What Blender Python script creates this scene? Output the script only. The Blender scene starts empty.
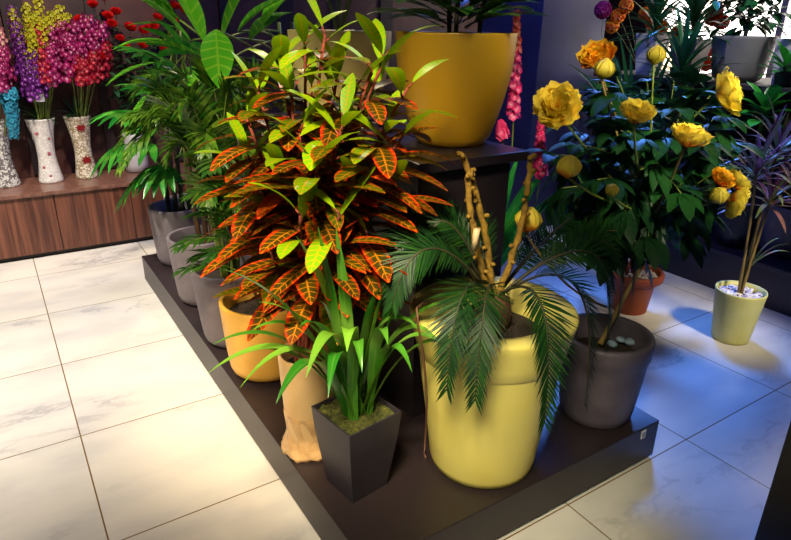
import bpy, math, random
from mathutils import Vector, Matrix
V = Vector
PI = math.pi
sc = bpy.context.scene
col = sc.collection

# ------------------------------------------------------------------ camera
CAM = V((0, 0, 1.5))
FPX = 612.6176
ROWS = None
def cam_rows():
    p, r, y = .381743, .0159146, -.5782991
    cy, sy, cp, sp, cr, sr = math.cos(y), math.sin(y), math.cos(p), math.sin(p), math.cos(r), math.sin(r)
    base = Matrix(((1, 0, 0), (0, 0, -1), (0, 1, 0)))
    Ry = Matrix(((cy, sy, 0), (-sy, cy, 0), (0, 0, 1)))
    Rx = Matrix(((1, 0, 0), (0, cp, -sp), (0, sp, cp)))
    Rz = Matrix(((cr, -sr, 0), (sr, cr, 0), (0, 0, 1)))
    return Rz @ Rx @ base @ Ry
M3 = cam_rows()
def ray(u, v):
    return M3.transposed() @ V(((u - 395.5) / FPX, (v - 270) / FPX, 1))
def aty(u, v, y):
    d = ray(u, v); return CAM + d * (y / d.y)
def atx(u, v, x):
    d = ray(u, v); return CAM + d * (x / d.x)
def atz(u, v, z):
    d = ray(u, v); return CAM + d * ((z - CAM.z) / d.z)

cd = bpy.data.cameras.new('camera'); cam = bpy.data.objects.new('camera', cd); col.objects.link(cam)
cd.sensor_width = 36; cd.lens = 36 * FPX / 791; cd.clip_start = .02; cd.clip_end = 100
R = Matrix((M3[0], -M3[1], -M3[2])).transposed().to_4x4()
cam.matrix_world = Matrix.Translation(CAM) @ R
sc.camera = cam

# ------------------------------------------------------------------ materials
def lin(c):
    if len(c) == 3 and max(c) > 1.001:
        c = tuple(x / 255 for x in c)
    return tuple((x / 12.92 if x <= .04045 else ((x + .055) / 1.055) ** 2.4) for x in c[:3]) + (1,)

class NT:
    def __init__(s, name):
        s.m = bpy.data.materials.new(name); s.m.use_nodes = True
        s.t = s.m.node_tree; s.b = s.t.nodes['Principled BSDF']; s.out = s.t.nodes['Material Output']
    def n(s, typ, **kw):
        nd = s.t.nodes.new('ShaderNode' + typ)
        for k, v in kw.items(): setattr(nd, k, v)
        return nd
    def l(s, a, b): s.t.links.new(a, b)
    def setin(s, nd, i, val):
        if hasattr(val, 'is_linked') or hasattr(val, 'links'): s.l(val, nd.inputs[i])
        else: nd.inputs[i].default_value = val
    def math(s, op, a, b=None, c=None, clamp=False):
        nd = s.n('Math', operation=op, use_clamp=clamp)
        s.setin(nd, 0, a)
        if b is not None: s.setin(nd, 1, b)
        if c is not None: s.setin(nd, 2, c)
        return nd.outputs[0]
    def mix(s, f, a, b, mode='MIX'):
        nd = s.n('MixRGB', blend_type=mode)
        s.setin(nd, 0, f); s.setin(nd, 1, a); s.setin(nd, 2, b)
        return nd.outputs[0]
    def ss(s, x, a, b):
        nd = s.n('MapRange', interpolation_type='SMOOTHSTEP')
        s.setin(nd, 0, x); nd.inputs[1].default_value = a; nd.inputs[2].default_value = b
        return nd.outputs[0]
    def noise(s, scale, detail=3, vec=None, out=0, rough=.5):
        nd = s.n('TexNoise'); nd.inputs['Scale'].default_value = scale; nd.inputs['Detail'].default_value = detail
        nd.inputs['Roughness'].default_value = rough
        s.l(vec if vec is not None else s.obj(), nd.inputs['Vector']); return nd.outputs[out]
    def obj(s):
        if not hasattr(s, '_tc'): s._tc = s.n('TexCoord')
        return s._tc.outputs['Object']
    def mapping(s, scale=(1, 1, 1), loc=(0, 0, 0), rot=(0, 0, 0)):
        nd = s.n('Mapping'); s.l(s.obj(), nd.inputs[0])
        nd.inputs['Scale'].default_value = scale; nd.inputs['Location'].default_value = loc; nd.inputs['Rotation'].default_value = rot
        return nd.outputs[0]
    def ramp(s, f, stops):
        nd = s.n('ValToRGB'); s.setin(nd, 0, f)
        e = nd.color_ramp.elements
        while len(e) < len(stops): e.new(.5)
        for el, (p, c) in zip(e, stops): el.position = p; el.color = c
        return nd.outputs[0]
    def bump(s, h, strength=.3, dist=.01):
        nd = s.n('Bump'); nd.inputs['Strength'].default_value = strength; nd.inputs['Distance'].default_value = dist
        s.l(h, nd.inputs['Height']); s.l(nd.outputs[0], s.b.inputs['Normal'])

def pbr(name, c, rough=.5, c2=None, scale=8, bump=0, bscale=60, metal=0, spec=.5, stretch=None):
    k = NT(name)
    k.b.inputs['Roughness'].default_value = rough; k.b.inputs['Metallic'].default_value = metal
    k.b.inputs['Specular IOR Level'].default_value = spec
    if c2 is not None:
        vec = k.mapping(scale=stretch) if stretch else None
        f = k.ss(k.noise(scale, 5, vec), .3, .7)
        k.l(k.mix(f, lin(c), lin(c2)), k.b.inputs['Base Color'])
    else:
        k.b.inputs['Base Color'].default_value = lin(c)
    if bump: k.bump(k.noise(bscale, 4), bump)
    return k.m

def leafmat(name, c1, c2, vein=None, va=.5, nv=8, slant=1.0, edge=None, e0=.5, e1=.95, rough=.38, tr=.25, young=None, lw=.10, spec=.4):
    k = NT(name)
    uv = k.n('UVMap', uv_map='UVMap').outputs[0]; rn = k.n('UVMap', uv_map='rnd').outputs[0]
    su = k.n('SeparateXYZ'); k.l(uv, su.inputs[0]); sr = k.n('SeparateXYZ'); k.l(rn, sr.inputs[0])
    u = k.math('ABSOLUTE', k.math('MULTIPLY_ADD', su.outputs[0], 2, -1)); v = su.outputs[1]
    r1, r2 = sr.outputs[0], sr.outputs[1]
    c = k.mix(k.ss(r1, .08, .5) if edge else r1, lin(c1), lin(c2))
    if edge:
        nz = k.noise(45, 3)
        e = k.ss(k.math('ADD', k.math('MAXIMUM', u, k.math('MULTIPLY_ADD', v, 2.6, -1.75)), k.math('MULTIPLY_ADD', nz, .9, -.45)), e0, e1)
        e = k.math('MULTIPLY', e, k.ss(r1, .12, .5))
        e = k.math('MAXIMUM', e, k.ss(r1, .86, 1.0))
        c = k.mix(e, c, lin(edge))
    if vein:
        mid = k.math('SUBTRACT', 1, k.ss(u, 0, .14))
        fr = k.math('FRACT', k.math('SUBTRACT', k.math('MULTIPLY', v, nv), k.math('MULTIPLY', u, slant)))
        lat = k.math('SUBTRACT', 1, k.ss(k.math('ABSOLUTE', k.math('SUBTRACT', fr, .5)), lw * .4, lw * 1.6))
        m = k.math('MULTIPLY', k.math('MAXIMUM', mid, lat), va)
        c = k.mix(m, c, lin(vein))
    bc = k.n('HueSaturation'); k.l(c, bc.inputs['Color']); k.l(k.math('MULTIPLY_ADD', r2, .6, .7), bc.inputs['Value'])
    c = bc.outputs[0]
    k.l(c, k.b.inputs['Base Color']); k.b.inputs['Roughness'].default_value = rough
    k.b.inputs['Specular IOR Level'].default_value = spec
    if tr:
        t = k.n('BsdfTranslucent'); k.l(c, t.inputs[0]); mx = k.n('MixShader'); mx.inputs[0].default_value = tr
        k.l(k.b.outputs[0], mx.inputs[1]); k.l(t.outputs[0], mx.inputs[2]); k.l(mx.outputs[0], k.out.inputs[0])
    return k.m

def marble():
    k = NT('marble_tiles')
    vec = k.mapping(loc=(-.056, -1.04, 0))
    br = k.n('TexBrick', offset=0); k.l(vec, br.inputs['Vector'])
    br.inputs['Scale'].default_value = 1; br.inputs['Brick Width'].default_value = .667; br.inputs['Row Height'].default_value = .63
    br.inputs['Mortar Size'].default_value = .0028; br.inputs['Mortar Smooth'].default_value = .3
    br.inputs['Color1'].default_value = (.2, .2, .2, 1); br.inputs['Color2'].default_value = (.8, .8, .8, 1); br.inputs['Mortar'].default_value = (0, 0, 0, 1)
    # veins run diagonally and shift from tile to tile
    off = k.n('VectorMath', operation='MULTIPLY_ADD'); k.l(br.outputs['Color'], off.inputs[0]); off.inputs[1].default_value = (3.1, 2.3, 0); k.l(k.mapping(rot=(0, 0, .7), scale=(1, 2.4, 1)), off.inputs[2])
    n1 = k.noise(1.6, 7, off.outputs[0], rough=.62)
    vein = k.math('SUBTRACT', 1, k.ss(k.math('ABSOLUTE', k.math('SUBTRACT', n1, .5)), .0, .028))
    n2 = k.noise(1.1, 3, off.outputs[0])
    vein = k.math('MULTIPLY', vein, k.ss(n2, .48, .68))
    cloud = k.ss(k.noise(2.2, 5, off.outputs[0]), .35, .75)
    c = k.mix(cloud, lin((224, 217, 207)), lin((204, 199, 195)))
    c = k.mix(k.math('MULTIPLY', vein, .36), c, lin((96, 96, 110)))
    c = k.mix(k.ss(br.outputs['Fac'], .3, .8), c, lin((120, 92, 50)))
    k.l(c, k.b.inputs['Base Color'])
    k.b.inputs['Roughness'].default_value = .16
    k.l(k.math('MULTIPLY_ADD', k.noise(3, 4), .18, .12), k.b.inputs['Roughness'])
    k.b.inputs['Specular IOR Level'].default_value = .4
    return k.m

def wood(name, a, b, rough=.35, seam=None):
    k = NT(name)
    n1 = k.noise(3.2, 6, k.mapping(scale=(9, 9, .45)), rough=.6)
    n2 = k.noise(2.0, 4, k.mapping(scale=(30, 30, .8)), rough=.6)
    f = k.ss(k.math('ADD', k.math('MULTIPLY', n1, .75), k.math('MULTIPLY', n2, .25)), .34, .66)
    k.l(k.mix(f, lin(a), lin(b)), k.b.inputs['Base Color'])
    k.b.inputs['Roughness'].default_value = rough
    return k.m

def mosaic(name, tile, grout, scale, alt=None, rough=.2):
    k = NT(name)
    vo = k.n('TexVoronoi', feature='DISTANCE_TO_EDGE'); vo.inputs['Scale'].default_value = scale; k.l(k.obj(), vo.inputs['Vector'])
    vc = k.n('TexVoronoi'); vc.inputs['Scale'].default_value = scale; k.l(k.obj(), vc.inputs['Vector'])
    s = k.n('SeparateColor'); k.l(vc.outputs['Color'], s.inputs[0])
    c = k.mix(k.ss(s.outputs[0], .55, .6), lin(tile), lin(alt or tile))
    c = k.mix(k.ss(vo.outputs[0], .02, .07), lin(grout), c)
    k.l(c, k.b.inputs['Base Color']); k.b.inputs['Roughness'].default_value = rough
    k.bump(vo.outputs[0], .3, .004)
    return k.m

def petal(name, base, tip, p0=.0, p1=.6, tr=.3, rough=.5):
    k = NT(name)
    uv = k.n('UVMap', uv_map='UVMap').outputs[0]; rn = k.n('UVMap', uv_map='rnd').outputs[0]
    su = k.n('SeparateXYZ'); k.l(uv, su.inputs[0]); sr = k.n('SeparateXYZ'); k.l(rn, sr.inputs[0])
    f = k.ss(k.math('ADD', su.outputs[1], k.math('MULTIPLY_ADD', sr.outputs[0], .5, -.25)), p0, p1)
    c = k.mix(f, lin(base), lin(tip))
    bc = k.n('HueSaturation'); k.l(c, bc.inputs['Color']); k.l(k.math('MULTIPLY_ADD', sr.outputs[1], .5, .75), bc.inputs['Value'])
    k.l(bc.outputs[0], k.b.inputs['Base Color']); k.b.inputs['Roughness'].default_value = rough
    t = k.n('BsdfTranslucent'); k.l(bc.outputs[0], t.inputs[0]); mx = k.n('MixShader'); mx.inputs[0].default_value = tr
    k.l(k.b.outputs[0], mx.inputs[1]); k.l(t.outputs[0], mx.inputs[2]); k.l(mx.outputs[0], k.out.inputs[0])
    return k.m

MT = {}
MT['floor'] = marble()
MT['platform'] = pbr('dark_laminate', (44, 34, 36), .42, (38, 29, 32), 3, .02, 200)
MT['plinth'] = pbr('black_laminate', (34, 28, 34), .35, (28, 24, 30), 3)
MT['cabinet'] = wood('walnut_veneer', (66, 34, 26), (122, 74, 54))
MT['cabtop'] = wood('walnut_top', (96, 62, 52), (128, 90, 76), .3)
MT['kick'] = pbr('kickboard', (28, 16, 14), .5)
MT['wall'] = pbr('wall_panel', (106, 64, 58), .55, (44, 24, 26), 2.0, .1, 20)
MT['walldark'] = pbr('wall_strip', (40, 24, 30), .55)
MT['wallr'] = pbr('wall_dark', (50, 42, 52), .7, (36, 30, 40), 4)
MT['column'] = pbr('column_paint', (58, 56, 92), .55, (40, 42, 78), 3, .04, 30)
MT['lowdark'] = pbr('navy_laminate', (40, 34, 48), .4)
MT['grey'] = pbr('grey_concrete', (108, 98, 102), .6, (98, 88, 92), 14, .05, 120)
MT['greydark'] = pbr('dark_grey_clay', (104, 94, 106), .5, (84, 74, 86), 10, .06, 60)
MT['ochre'] = pbr('ochre_glaze', (226, 172, 70), .5, (216, 160, 60), 8, .03, 120)
MT['yellow'] = pbr('yellow_ceramic', (230, 214, 118), .42, (224, 204, 100), 3, .02, 40)
MT['bowl'] = pbr('olive_yellow_ceramic', (180, 140, 28), .4, (164, 122, 16), 3)
MT['cream'] = pbr('cream_ceramic', (222, 200, 130), .45, (206, 180, 100), 3)
MT['beige'] = pbr('beige_plastic', (234, 196, 136), .5, (226, 182, 118), 5)
MT['wrap'] = pbr('crinkled_wrap', (226, 182, 124), .25, (206, 160, 104), 18, .5, 35)
MT['blackpot'] = pbr('matte_black_plastic', (48, 42, 50), .42)
MT['terra'] = pbr('terracotta', (176, 84, 44), .6, (156, 68, 34), 9, .05, 80)
MT['lime'] = pbr('pale_lime_plastic', (206, 204, 132), .45, (196, 190, 112), 6)
MT['whitepot'] = pbr('white_planter', (190, 184, 190), .5)
MT['greypot'] = pbr('pale_grey_pot', (132, 124, 124), .5, (112, 106, 108), 5)
MT['soil'] = pbr('soil', (38, 30, 24), .95, (58, 46, 34), 60, .8, 120)
MT['moss'] = pbr('moss', (96, 96, 34), .95, (50, 56, 18), 70, 1, 150)
MT['pebble'] = pbr('pale_pebble', (216, 208, 200), .5, (170, 160, 166), 25)
MT['pebmix'] = NT('mixed_pebbles').m
def _peb():
    k = NT('mixed_gravel'); vc = k.n('TexVoronoi'); vc.inputs['Scale'].default_value = 75; k.l(k.obj(), vc.inputs['Vector'])
    s = k.n('SeparateColor'); k.l(vc.outputs['Color'], s.inputs[0])
    k.l(k.ramp(s.outputs[0], [(0, lin((120, 96, 110))), (.3, lin((196, 184, 190))), (1, lin((236, 228, 224)))]), k.b.inputs['Base Color']); k.b.inputs['Roughness'].default_value = .5
    return k.m
MT['pebmix'] = _peb()
MT['stone'] = pbr('blue_grey_stone', (190, 210, 222), .35, (130, 158, 186), 30)
MT['bark'] = pbr('brown_bark', (96, 62, 36), .8, (64, 42, 26), 20, .6, 40, stretch=(4, 4, .6))
MT['redbark'] = pbr('reddish_bark', (140, 60, 36), .8, (100, 40, 26), 20, .6, 40)
MT['greenstem'] = pbr('green_stem', (120, 132, 44), .5, (90, 110, 36), 12)
MT['darkstem'] = pbr('dark_stem', (44, 40, 24), .6, (60, 56, 30), 20)
MT['tanstem'] = pbr('tan_cane', (150, 124, 62), .6, (116, 94, 50), 15)
MT['fiddle'] = pbr('golden_fiddlehead', (150, 116, 34), .85, (112, 84, 20), 40, .5, 90)
MT['offcut'] = pbr('pale_wood', (214, 184, 140), .6)
MT['sticker'] = pbr('white_sticker', (222, 222, 226), .5)
MT['ink'] = pbr('grey_ink', (70, 66, 74), .6)
MT['cord'] = pbr('brown_cord', (104, 66, 46), .5)
MT['mosw'] = mosaic('white_mosaic', (232, 228, 222), (190, 184, 180), 90, (214, 208, 204))
MT['mosg'] = mosaic('silver_mosaic', (226, 216, 196), (120, 104, 84), 80, (168, 150, 120))
MT['mosd'] = mosaic('black_white_mosaic', (206, 204, 200), (70, 64, 64), 70, (120, 114, 116))
MT['rosette'] = pbr('red_glass_chip', (130, 26, 30), .2)
MT['rosettep'] = pbr('pink_glass_chip', (170, 84, 100), .2)
MT['paper'] = pbr('paper_tag', (226, 222, 224), .6)
# leaves
MT['croton'] = leafmat('croton_leaf', (120, 176, 10), (58, 52, 8), (236, 140, 14), .55, 10, .8, (216, 44, 10), .56, 1.12, .36, .32, lw=.06, spec=.3)
MT['areca'] = leafmat('areca_leaf', (24, 88, 16), (86, 122, 26), (150, 170, 60), .25, 1, 0, rough=.36, tr=.3)
MT['fan'] = leafmat('fan_palm_leaf', (14, 92, 28), (60, 150, 40), (130, 170, 60), .2, 1, 0, rough=.32, tr=.3)
MT['bamboo'] = leafmat('bamboo_palm_leaf', (24, 70, 22), (60, 96, 30), rough=.36, tr=.25)
MT['dieff'] = leafmat('broad_leaf', (96, 190, 30), (30, 104, 22), (170, 210, 60), .4, 7, .8, rough=.32, tr=.35)
MT['strap'] = leafmat('strap_leaf', (34, 116, 26), (120, 170, 50), (150, 180, 80), .35, 1, 0, rough=.28, tr=.22)
MT['cycas'] = leafmat('cycas_leaf', (10, 42, 20), (30, 68, 18), rough=.45, tr=.12, spec=.25)
MT['peony'] = leafmat('peony_leaf', (12, 46, 22), (26, 74, 26), (50, 96, 52), .25, 5, 1, rough=.45, tr=.2, spec=.28)
MT['ficus'] = leafmat('ficus_leaf', (20, 84, 28), (54, 120, 40), (130, 160, 80), .5, 8, 1.0, (150, 170, 90), .8, 1.1, .28, .2)
MT['yucca'] = leafmat('yucca_leaf', (18, 66, 38), (40, 96, 50), rough=.35, tr=.15)
MT['purple'] = leafmat('purple_leaf', (150, 70, 104), (110, 130, 50), (190, 120, 140), .4, 1, 0, rough=.35, tr=.2)
MT['green'] = leafmat('bright_green_leaf', (30, 130, 44), (50, 150, 40), (120, 180, 80), .3, 6, .8, rough=.35, tr=.25)
MT['olive'] = leafmat('olive_shrub_leaf', (120, 126, 40), (60, 76, 26), rough=.4, tr=.3)
MT['rosefol'] = leafmat('rose_leaf', (30, 66, 40), (52, 92, 60), rough=.4, tr=.2)
# petals
MT['pet_yellow'] = petal('yellow_petal', (236, 130, 16), (255, 234, 84), -.02, .42)
MT['pet_bud'] = petal('bud_petal', (150, 140, 30), (226, 206, 70), .0, .7)
MT['pet_orange'] = petal('orange_petal', (236, 90, 14), (246, 196, 40), .35, .95)
MT['pet_red'] = petal('red_petal', (120, 8, 10), (214, 22, 22), 0, .7)
MT['pet_magenta'] = petal('magenta_petal', (250, 200, 226), (172, 16, 104), -.05, .42)
MT['pet_crimson'] = petal('crimson_petal', (244, 150, 150), (190, 10, 50), -.05, .42)
MT['pet_purple'] = petal('purple_petal', (226, 170, 230), (112, 20, 136), -.05, .42)
MT['pet_lemon'] = petal('lemon_petal', (150, 170, 20), (226, 214, 40), .1, .7)
MT['pet_teal'] = petal('teal_petal', (40, 110, 150), (60, 170, 200), .1, .7)
MT['pet_pink'] = petal('pink_petal', (250, 170, 190), (236, 46, 120), .0, .6)
MT['pet_coral'] = petal('coral_petal', (250, 190, 150), (240, 96, 80), .0, .6)
MT['pet_flame'] = petal('flame_petal', (240, 120, 20), (240, 60, 30), .0, .8)
MT['pet_blush'] = petal('blush_petal', (244, 220, 180), (214, 110, 150), .1, .8)

# ------------------------------------------------------------------ mesh builder
class MB:
    def __init__(s): s.v = []; s.f = []; s.uv = []; s.rn = []; s.mi = []
    def add(s, vs, fs, uvs=None, rnd=(0, .5), mi=0):
        o = len(s.v); s.v.extend(vs); s.f.extend([tuple(i + o for i in f) for f in fs])
        s.uv.extend(uvs if uvs else [(0, 0)] * len(vs)); s.rn.extend([rnd] * len(vs)); s.mi.extend([mi] * len(fs))
    def build(s, name, mats, parent=None, smooth=True, bevel=0):
        if not isinstance(mats, (list, tuple)): mats = [mats]
        org = V(parent['_o']) if parent is not None and '_o' in parent else V((0, 0, 0))
        me = bpy.data.meshes.new(name)
        me.from_pydata([tuple(V(p) - org) for p in s.v], [], s.f)
        for m in mats: me.materials.append(m)
        for nm, arr in (('UVMap', s.uv), ('rnd', s.rn)):
            ul = me.uv_layers.new(name=nm); flat = []
            for lp in me.loops: flat.extend(arr[lp.vertex_index])
            ul.data.foreach_set('uv', flat)
        me.polygons.foreach_set('material_index', s.mi)
        me.polygons.foreach_set('use_smooth', [smooth] * len(s.f))
        me.update()
        o = bpy.data.objects.new(name, me); col.objects.link(o)
        if parent is not None: o.parent = parent
        if bevel:
            b = o.modifiers.new('bevel', 'BEVEL'); b.width = bevel; b.segments = 2; b.limit_method = 'ANGLE'
        return o

def tag(o, label=None, cat=None, group=None, kind=None):
    if label: o['label'] = label
    if cat: o['category'] = cat
    if group: o['group'] = group
    if kind: o['kind'] = kind
    return o
ROOTS = []
def thing(name, loc, label, cat, group=None):
    o = bpy.data.objects.new(name, None); col.objects.link(o); o.location = loc; o['_o'] = tuple(loc); o.empty_display_size = .05
    ROOTS.append(o)
    return tag(o, label, cat, group)
def sub(parent_obj, root):           # lets children of a part keep the thing's origin
    parent_obj['_o'] = root['_o']; ROOTS.append(parent_obj); return parent_obj

def box(mb, a, b, mi=0):
    x0, y0, z0 = a; x1, y1, z1 = b
    vs = [(x, y, z) for z in (z0, z1) for y in (y0, y1) for x in (x0, x1)]
    mb.add(vs, [(0, 2, 3, 1), (4, 5, 7, 6), (0, 1, 5, 4), (2, 6, 7, 3), (0, 4, 6, 2), (1, 3, 7, 5)], mi=mi)
def lathe(mb, c, prof, seg=56, mi=0, wob=None):
    vs = []; fs = []; n = len(prof)
    for i, (r, z) in enumerate(prof):
        for j in range(seg):
            a = 2 * PI * j / seg; rr = r * (wob(a, i) if wob else 1)
            vs.append((c[0] + rr * math.cos(a), c[1] + rr * math.sin(a), c[2] + z))
    for i in range(n - 1):
        for j in range(seg):
            k = (j + 1) % seg
            fs.append((i * seg + j, i * seg + k, (i + 1) * seg + k, (i + 1) * seg + j))
    if prof[0][0] > 0: fs.append(tuple(range(seg))[::-1])
    mb.add(vs, fs, mi=mi)
def disc(mb, c, r, seg=40, bumps=0, rng=None, mi=0):
    vs = [(c[0], c[1], c[2] + bumps)]; fs = []; rings = 6
    for i in range(1, rings + 1):
        for j in range(seg):
            a = 2 * PI * j / seg; q = r * i / rings
            h = bumps * (1 - (i / rings) ** 2) + (rng.uniform(-1, 1) * bumps * .4 if rng and i < rings else 0)
            vs.append((c[0] + q * math.cos(a), c[1] + q * math.sin(a), c[2] + h))
    for j in range(seg): fs.append((0, 1 + j, 1 + (j + 1) % seg))
    for i in range(rings - 1):
        for j in range(seg):
            a = 1 + i * seg + j; b = 1 + i * seg + (j + 1) % seg
            fs.append((a, a + seg, b + seg, b))
    mb.add(vs, fs, mi=mi)
def frame_of(d, up=V((0, 0, 1))):
    d = d.normalized(); s = d.cross(up)
    if s.length < 1e-4: s = d.cross(V((1, 0, 0)))
    s.normalize(); return d, s, s.cross(d).normalized()
def tube(mb, pts, r0, r1=None, seg=8, mi=0, rnd=(0, .5), knob=0):
    r1 = r0 if r1 is None else r1; n = len(pts); vs = []; fs = []; uvs = []
    up = V((0, 0, 1))
    for i, p in enumerate(pts):
        d = (pts[min(i + 1, n - 1)] - pts[max(i - 1, 0)])
        if d.length < 1e-7: d = V((0, 0, 1))
        if abs(d.normalized().z) > .97: up = V((1, 0, 0))
        d, s, u = frame_of(d, up); up = u
        r = r0 + (r1 - r0) * i / max(1, n - 1)
        if knob and i % knob == 0: r *= 1.25
        for j in range(seg):
            a = 2 * PI * j / seg; vs.append(p + (s * math.cos(a) + u * math.sin(a)) * r); uvs.append((.5, i / max(1, n - 1)))
    for i in range(n - 1):
        for j in range(seg):
            k = (j + 1) % seg; fs.append((i * seg + j, i * seg + k, (i + 1) * seg + k, (i + 1) * seg + j))
    fs.append(tuple(range(seg))[::-1]); fs.append(tuple((n - 1) * seg + j for j in range(seg)))
    mb.add(vs, fs, uvs, rnd, mi)
def bez(p0, p1, p2, n):
    return [p0 * (1 - t) ** 2 + p1 * 2 * t * (1 - t) + p2 * t * t for t in [i / (n - 1) for i in range(n)]]
def droop_path(p, d, L, droop, n):
    pts = [p.copy()]; d = d.normalized()
    for i in range(n - 1):
        d = (d + V((0, 0, -droop / (n - 1)))).normalized(); p = p + d * (L / (n - 1)); pts.append(p.copy())
    return pts
P_ELL = lambda t: max(.02, math.sin(PI * min(1, t * .97 + .015)) ** .8)
P_LAN = lambda t: max(.02, (math.sin(PI * (t ** .7)) ** .9))
P_STRAP = lambda t: max(.03, min(1, .55 + t * 1.5) * min(1, (1 - t) * 3.0) ** .8)
P_CRO = lambda t: max(.02, math.sin(PI * min(1, t * .985 + .01)) ** .62) * (.75 + .35 * t)
P_OBO = lambda t: max(.03, math.sin(PI * t ** 1.5 * .97 + .03) ** .8)
def ribbon(mb, pts, W, prof=P_ELL, up=V((0, 0, 1)), fold=.25, rnd=(0, .5), mi=0, roll=0, ruffle=0, rng=None):
    n = len(pts); vs = []; fs = []; uvs = []; U = up
    for i, p in enumerate(pts):
        d = pts[min(i + 1, n - 1)] - pts[max(i - 1, 0)]
        d, s, u = frame_of(d, U); U = u
        if roll: 
            ca, sa = math.cos(roll), math.sin(roll); s, u = s * ca + u * sa, u * ca - s * sa
        t = i / (n - 1); w = W * .5 * prof(t)
        f1 = f2 = fold * w
        if ruffle: f1 += rng.uniform(-1, 1) * ruffle; f2 += rng.uniform(-1, 1) * ruffle
        vs += [p - s * w + u * f1, p, p + s * w + u * f2]; uvs += [(0, t), (.5, t), (1, t)]
    for i in range(n - 1):
        a = i * 3; fs += [(a, a + 1, a + 4, a + 3), (a + 1, a + 2, a + 5, a + 4)]
    mb.add(vs, fs, uvs, rnd, mi)
def leaf(mb, p, d, L, W, droop=.6, n=7, up=V((0, 0, 1)), **kw):
    ribbon(mb, droop_path(p, d, L, droop, n), W, up=up, **kw)
def az(a, e=0):
    return V((math.cos(a) * math.cos(e), math.sin(a) * math.cos(e), math.sin(e)))

def frond(mb, pts, nl, LL, LW, rng, ang=.9, vee=.35, droop=.3, start=.12, tone=(0, 1), rr=.004, lseg=4, lprof=None, mi_r=1, tipL=.35, baseL=.45, roll=0):
    """pinnate leaf: a rachis with leaflets in two rows"""
    n = len(pts); tube(mb, pts, rr, rr * .35, 5, mi=mi_r, rnd=(tone[0], .5))
    U = V((0, 0, 1))
    for k in range(nl):
        t = start + (1 - start) * (k + .5) / nl; x = t * (n - 1); i = min(int(x), n - 2); q = x - i
        p = pts[i].lerp(pts[i + 1], q); d = (pts[i + 1] - pts[i])
        d, s, u = frame_of(d, U); U = u
        if roll: s, u = s * math.cos(roll) - u * math.sin(roll), u * math.cos(roll) + s * math.sin(roll)
        g = (t - start) / (1 - start)
        l = LL * (baseL + (1 - baseL) * min(1, g * 3.2)) * (1 if g < .55 else 1 - (1 - tipL) * (g - .55) / .45)
        a = ang * (1 - .45 * g)
        for sg in (-1, 1):
            dd = d * math.cos(a) + s * sg * math.sin(a) + u * vee * (.8 + .4 * rng.random()) + V((rng.uniform(-.06, .06), rng.uniform(-.06, .06), rng.uniform(-.06, .06)))
            leaf(mb, p, dd, l * rng.uniform(.88, 1.08), LW, droop * rng.uniform(.6, 1.4), lseg, up=u, prof=lprof or P_LAN, fold=.2,
                 rnd=(rng.uniform(*tone), rng.random()))

# ------------------------------------------------------------------ setting
def struct(name, boxes, m, bevel=0, parent=None):
    mb = MB()
    for a, b in boxes: box(mb, a, b)
    o = mb.build(name, m, parent, False, bevel)
    if parent is None: o['kind'] = 'structure'
    return o
struct('floor', [((-2.2, -.6, -.06), (5.4, 5.3, 0))], MT['floor'])
struct('wall_back', [((-2.2, 5.02, 0), (5.4, 5.3, 2.7))], MT['wall'])
struct('wall_right', [((5.1, -.6, 0), (5.4, 5.02, 1.05)), ((5.1, -.6, 2.5), (5.4, 5.02, 2.7)), ((5.1, -.6, 1.05), (5.4, 1.5, 2.5)), ((5.1, 3.75, 1.05), (5.4, 5.02, 2.5))], MT['wallr'])
x = -2.05
k = 0
for x in (-1.85, -1.1, -.38, .18, .68, 1.16, 1.62, 2.1, 2.58, 3.06):
    tr = struct('trim_%d' % (k + 1), [((x, 4.995, .46), (x + (.13 if k % 2 else .07), 5.02, 2.7))], MT['walldark'], .004); k += 1
# bright window in the right wall
kw = NT('window_daylight'); em = kw.n('Emission'); em.inputs[1].default_value = 5.5
kw.l(kw.mix(kw.ss(kw.noise(2.2, 3), .4, .65), lin((255, 250, 246)), lin((255, 214, 160))), em.inputs[0]); kw.l(em.outputs[0], kw.out.inputs[0])
wn = struct('window_1', [((5.16, 1.5, 1.05), (5.2, 1.56, 2.5)), ((5.16, 3.69, 1.05), (5.2, 3.75, 2.5)), ((5.16, 1.56, 1.05), (5.2, 3.69, 1.1)), ((5.16, 1.56, 2.45), (5.2, 3.69, 2.5)), ((5.16, 2.6, 1.1), (5.2, 2.65, 2.45))], MT['whitepot'], .003)
struct('daylit_pane', [((5.175, 1.56, 1.1), (5.185, 2.6, 2.45)), ((5.175, 2.65, 1.1), (5.185, 3.69, 2.45))], kw.m, parent=wn)
struct('column', [((3.33, 3.3, 0), (4.0, 3.95, 2.7))], MT['column'], .006)

# ------------------------------------------------------------------ display furniture
t = thing('display_platform', (1.23, 2.4, 0), 'long low dark brown display platform on the tiled floor carrying the potted plants', 'platform')
mb = MB(); box(mb, (.61, 1.045, .012), (1.85, 3.77, .166)); mb.build('deck', MT['platform'], t, False, .003)
mb = MB(); box(mb, (.635, 1.085, 0), (1.825, 3.745, .012)); mb.build('base', MT['kick'], t, False)
mb = MB(); a = aty(643.5, 434.5, 1.0435); box(mb, (a.x - .012, 1.0425, a.z - .017), (a.x + .012, 1.0452, a.z + .017)); st = mb.build('price_sticker', MT['sticker'], t, False)
st['label'] = 'small white sticker'; sub(st, t)
mb = MB()
for q in (-.009, -.002, .005): box(mb, (a.x - .008, 1.0418, a.z + q), (a.x + .008, 1.0426, a.z + q + .003))
mb.build('print', MT['ink'], st, False)

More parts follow.
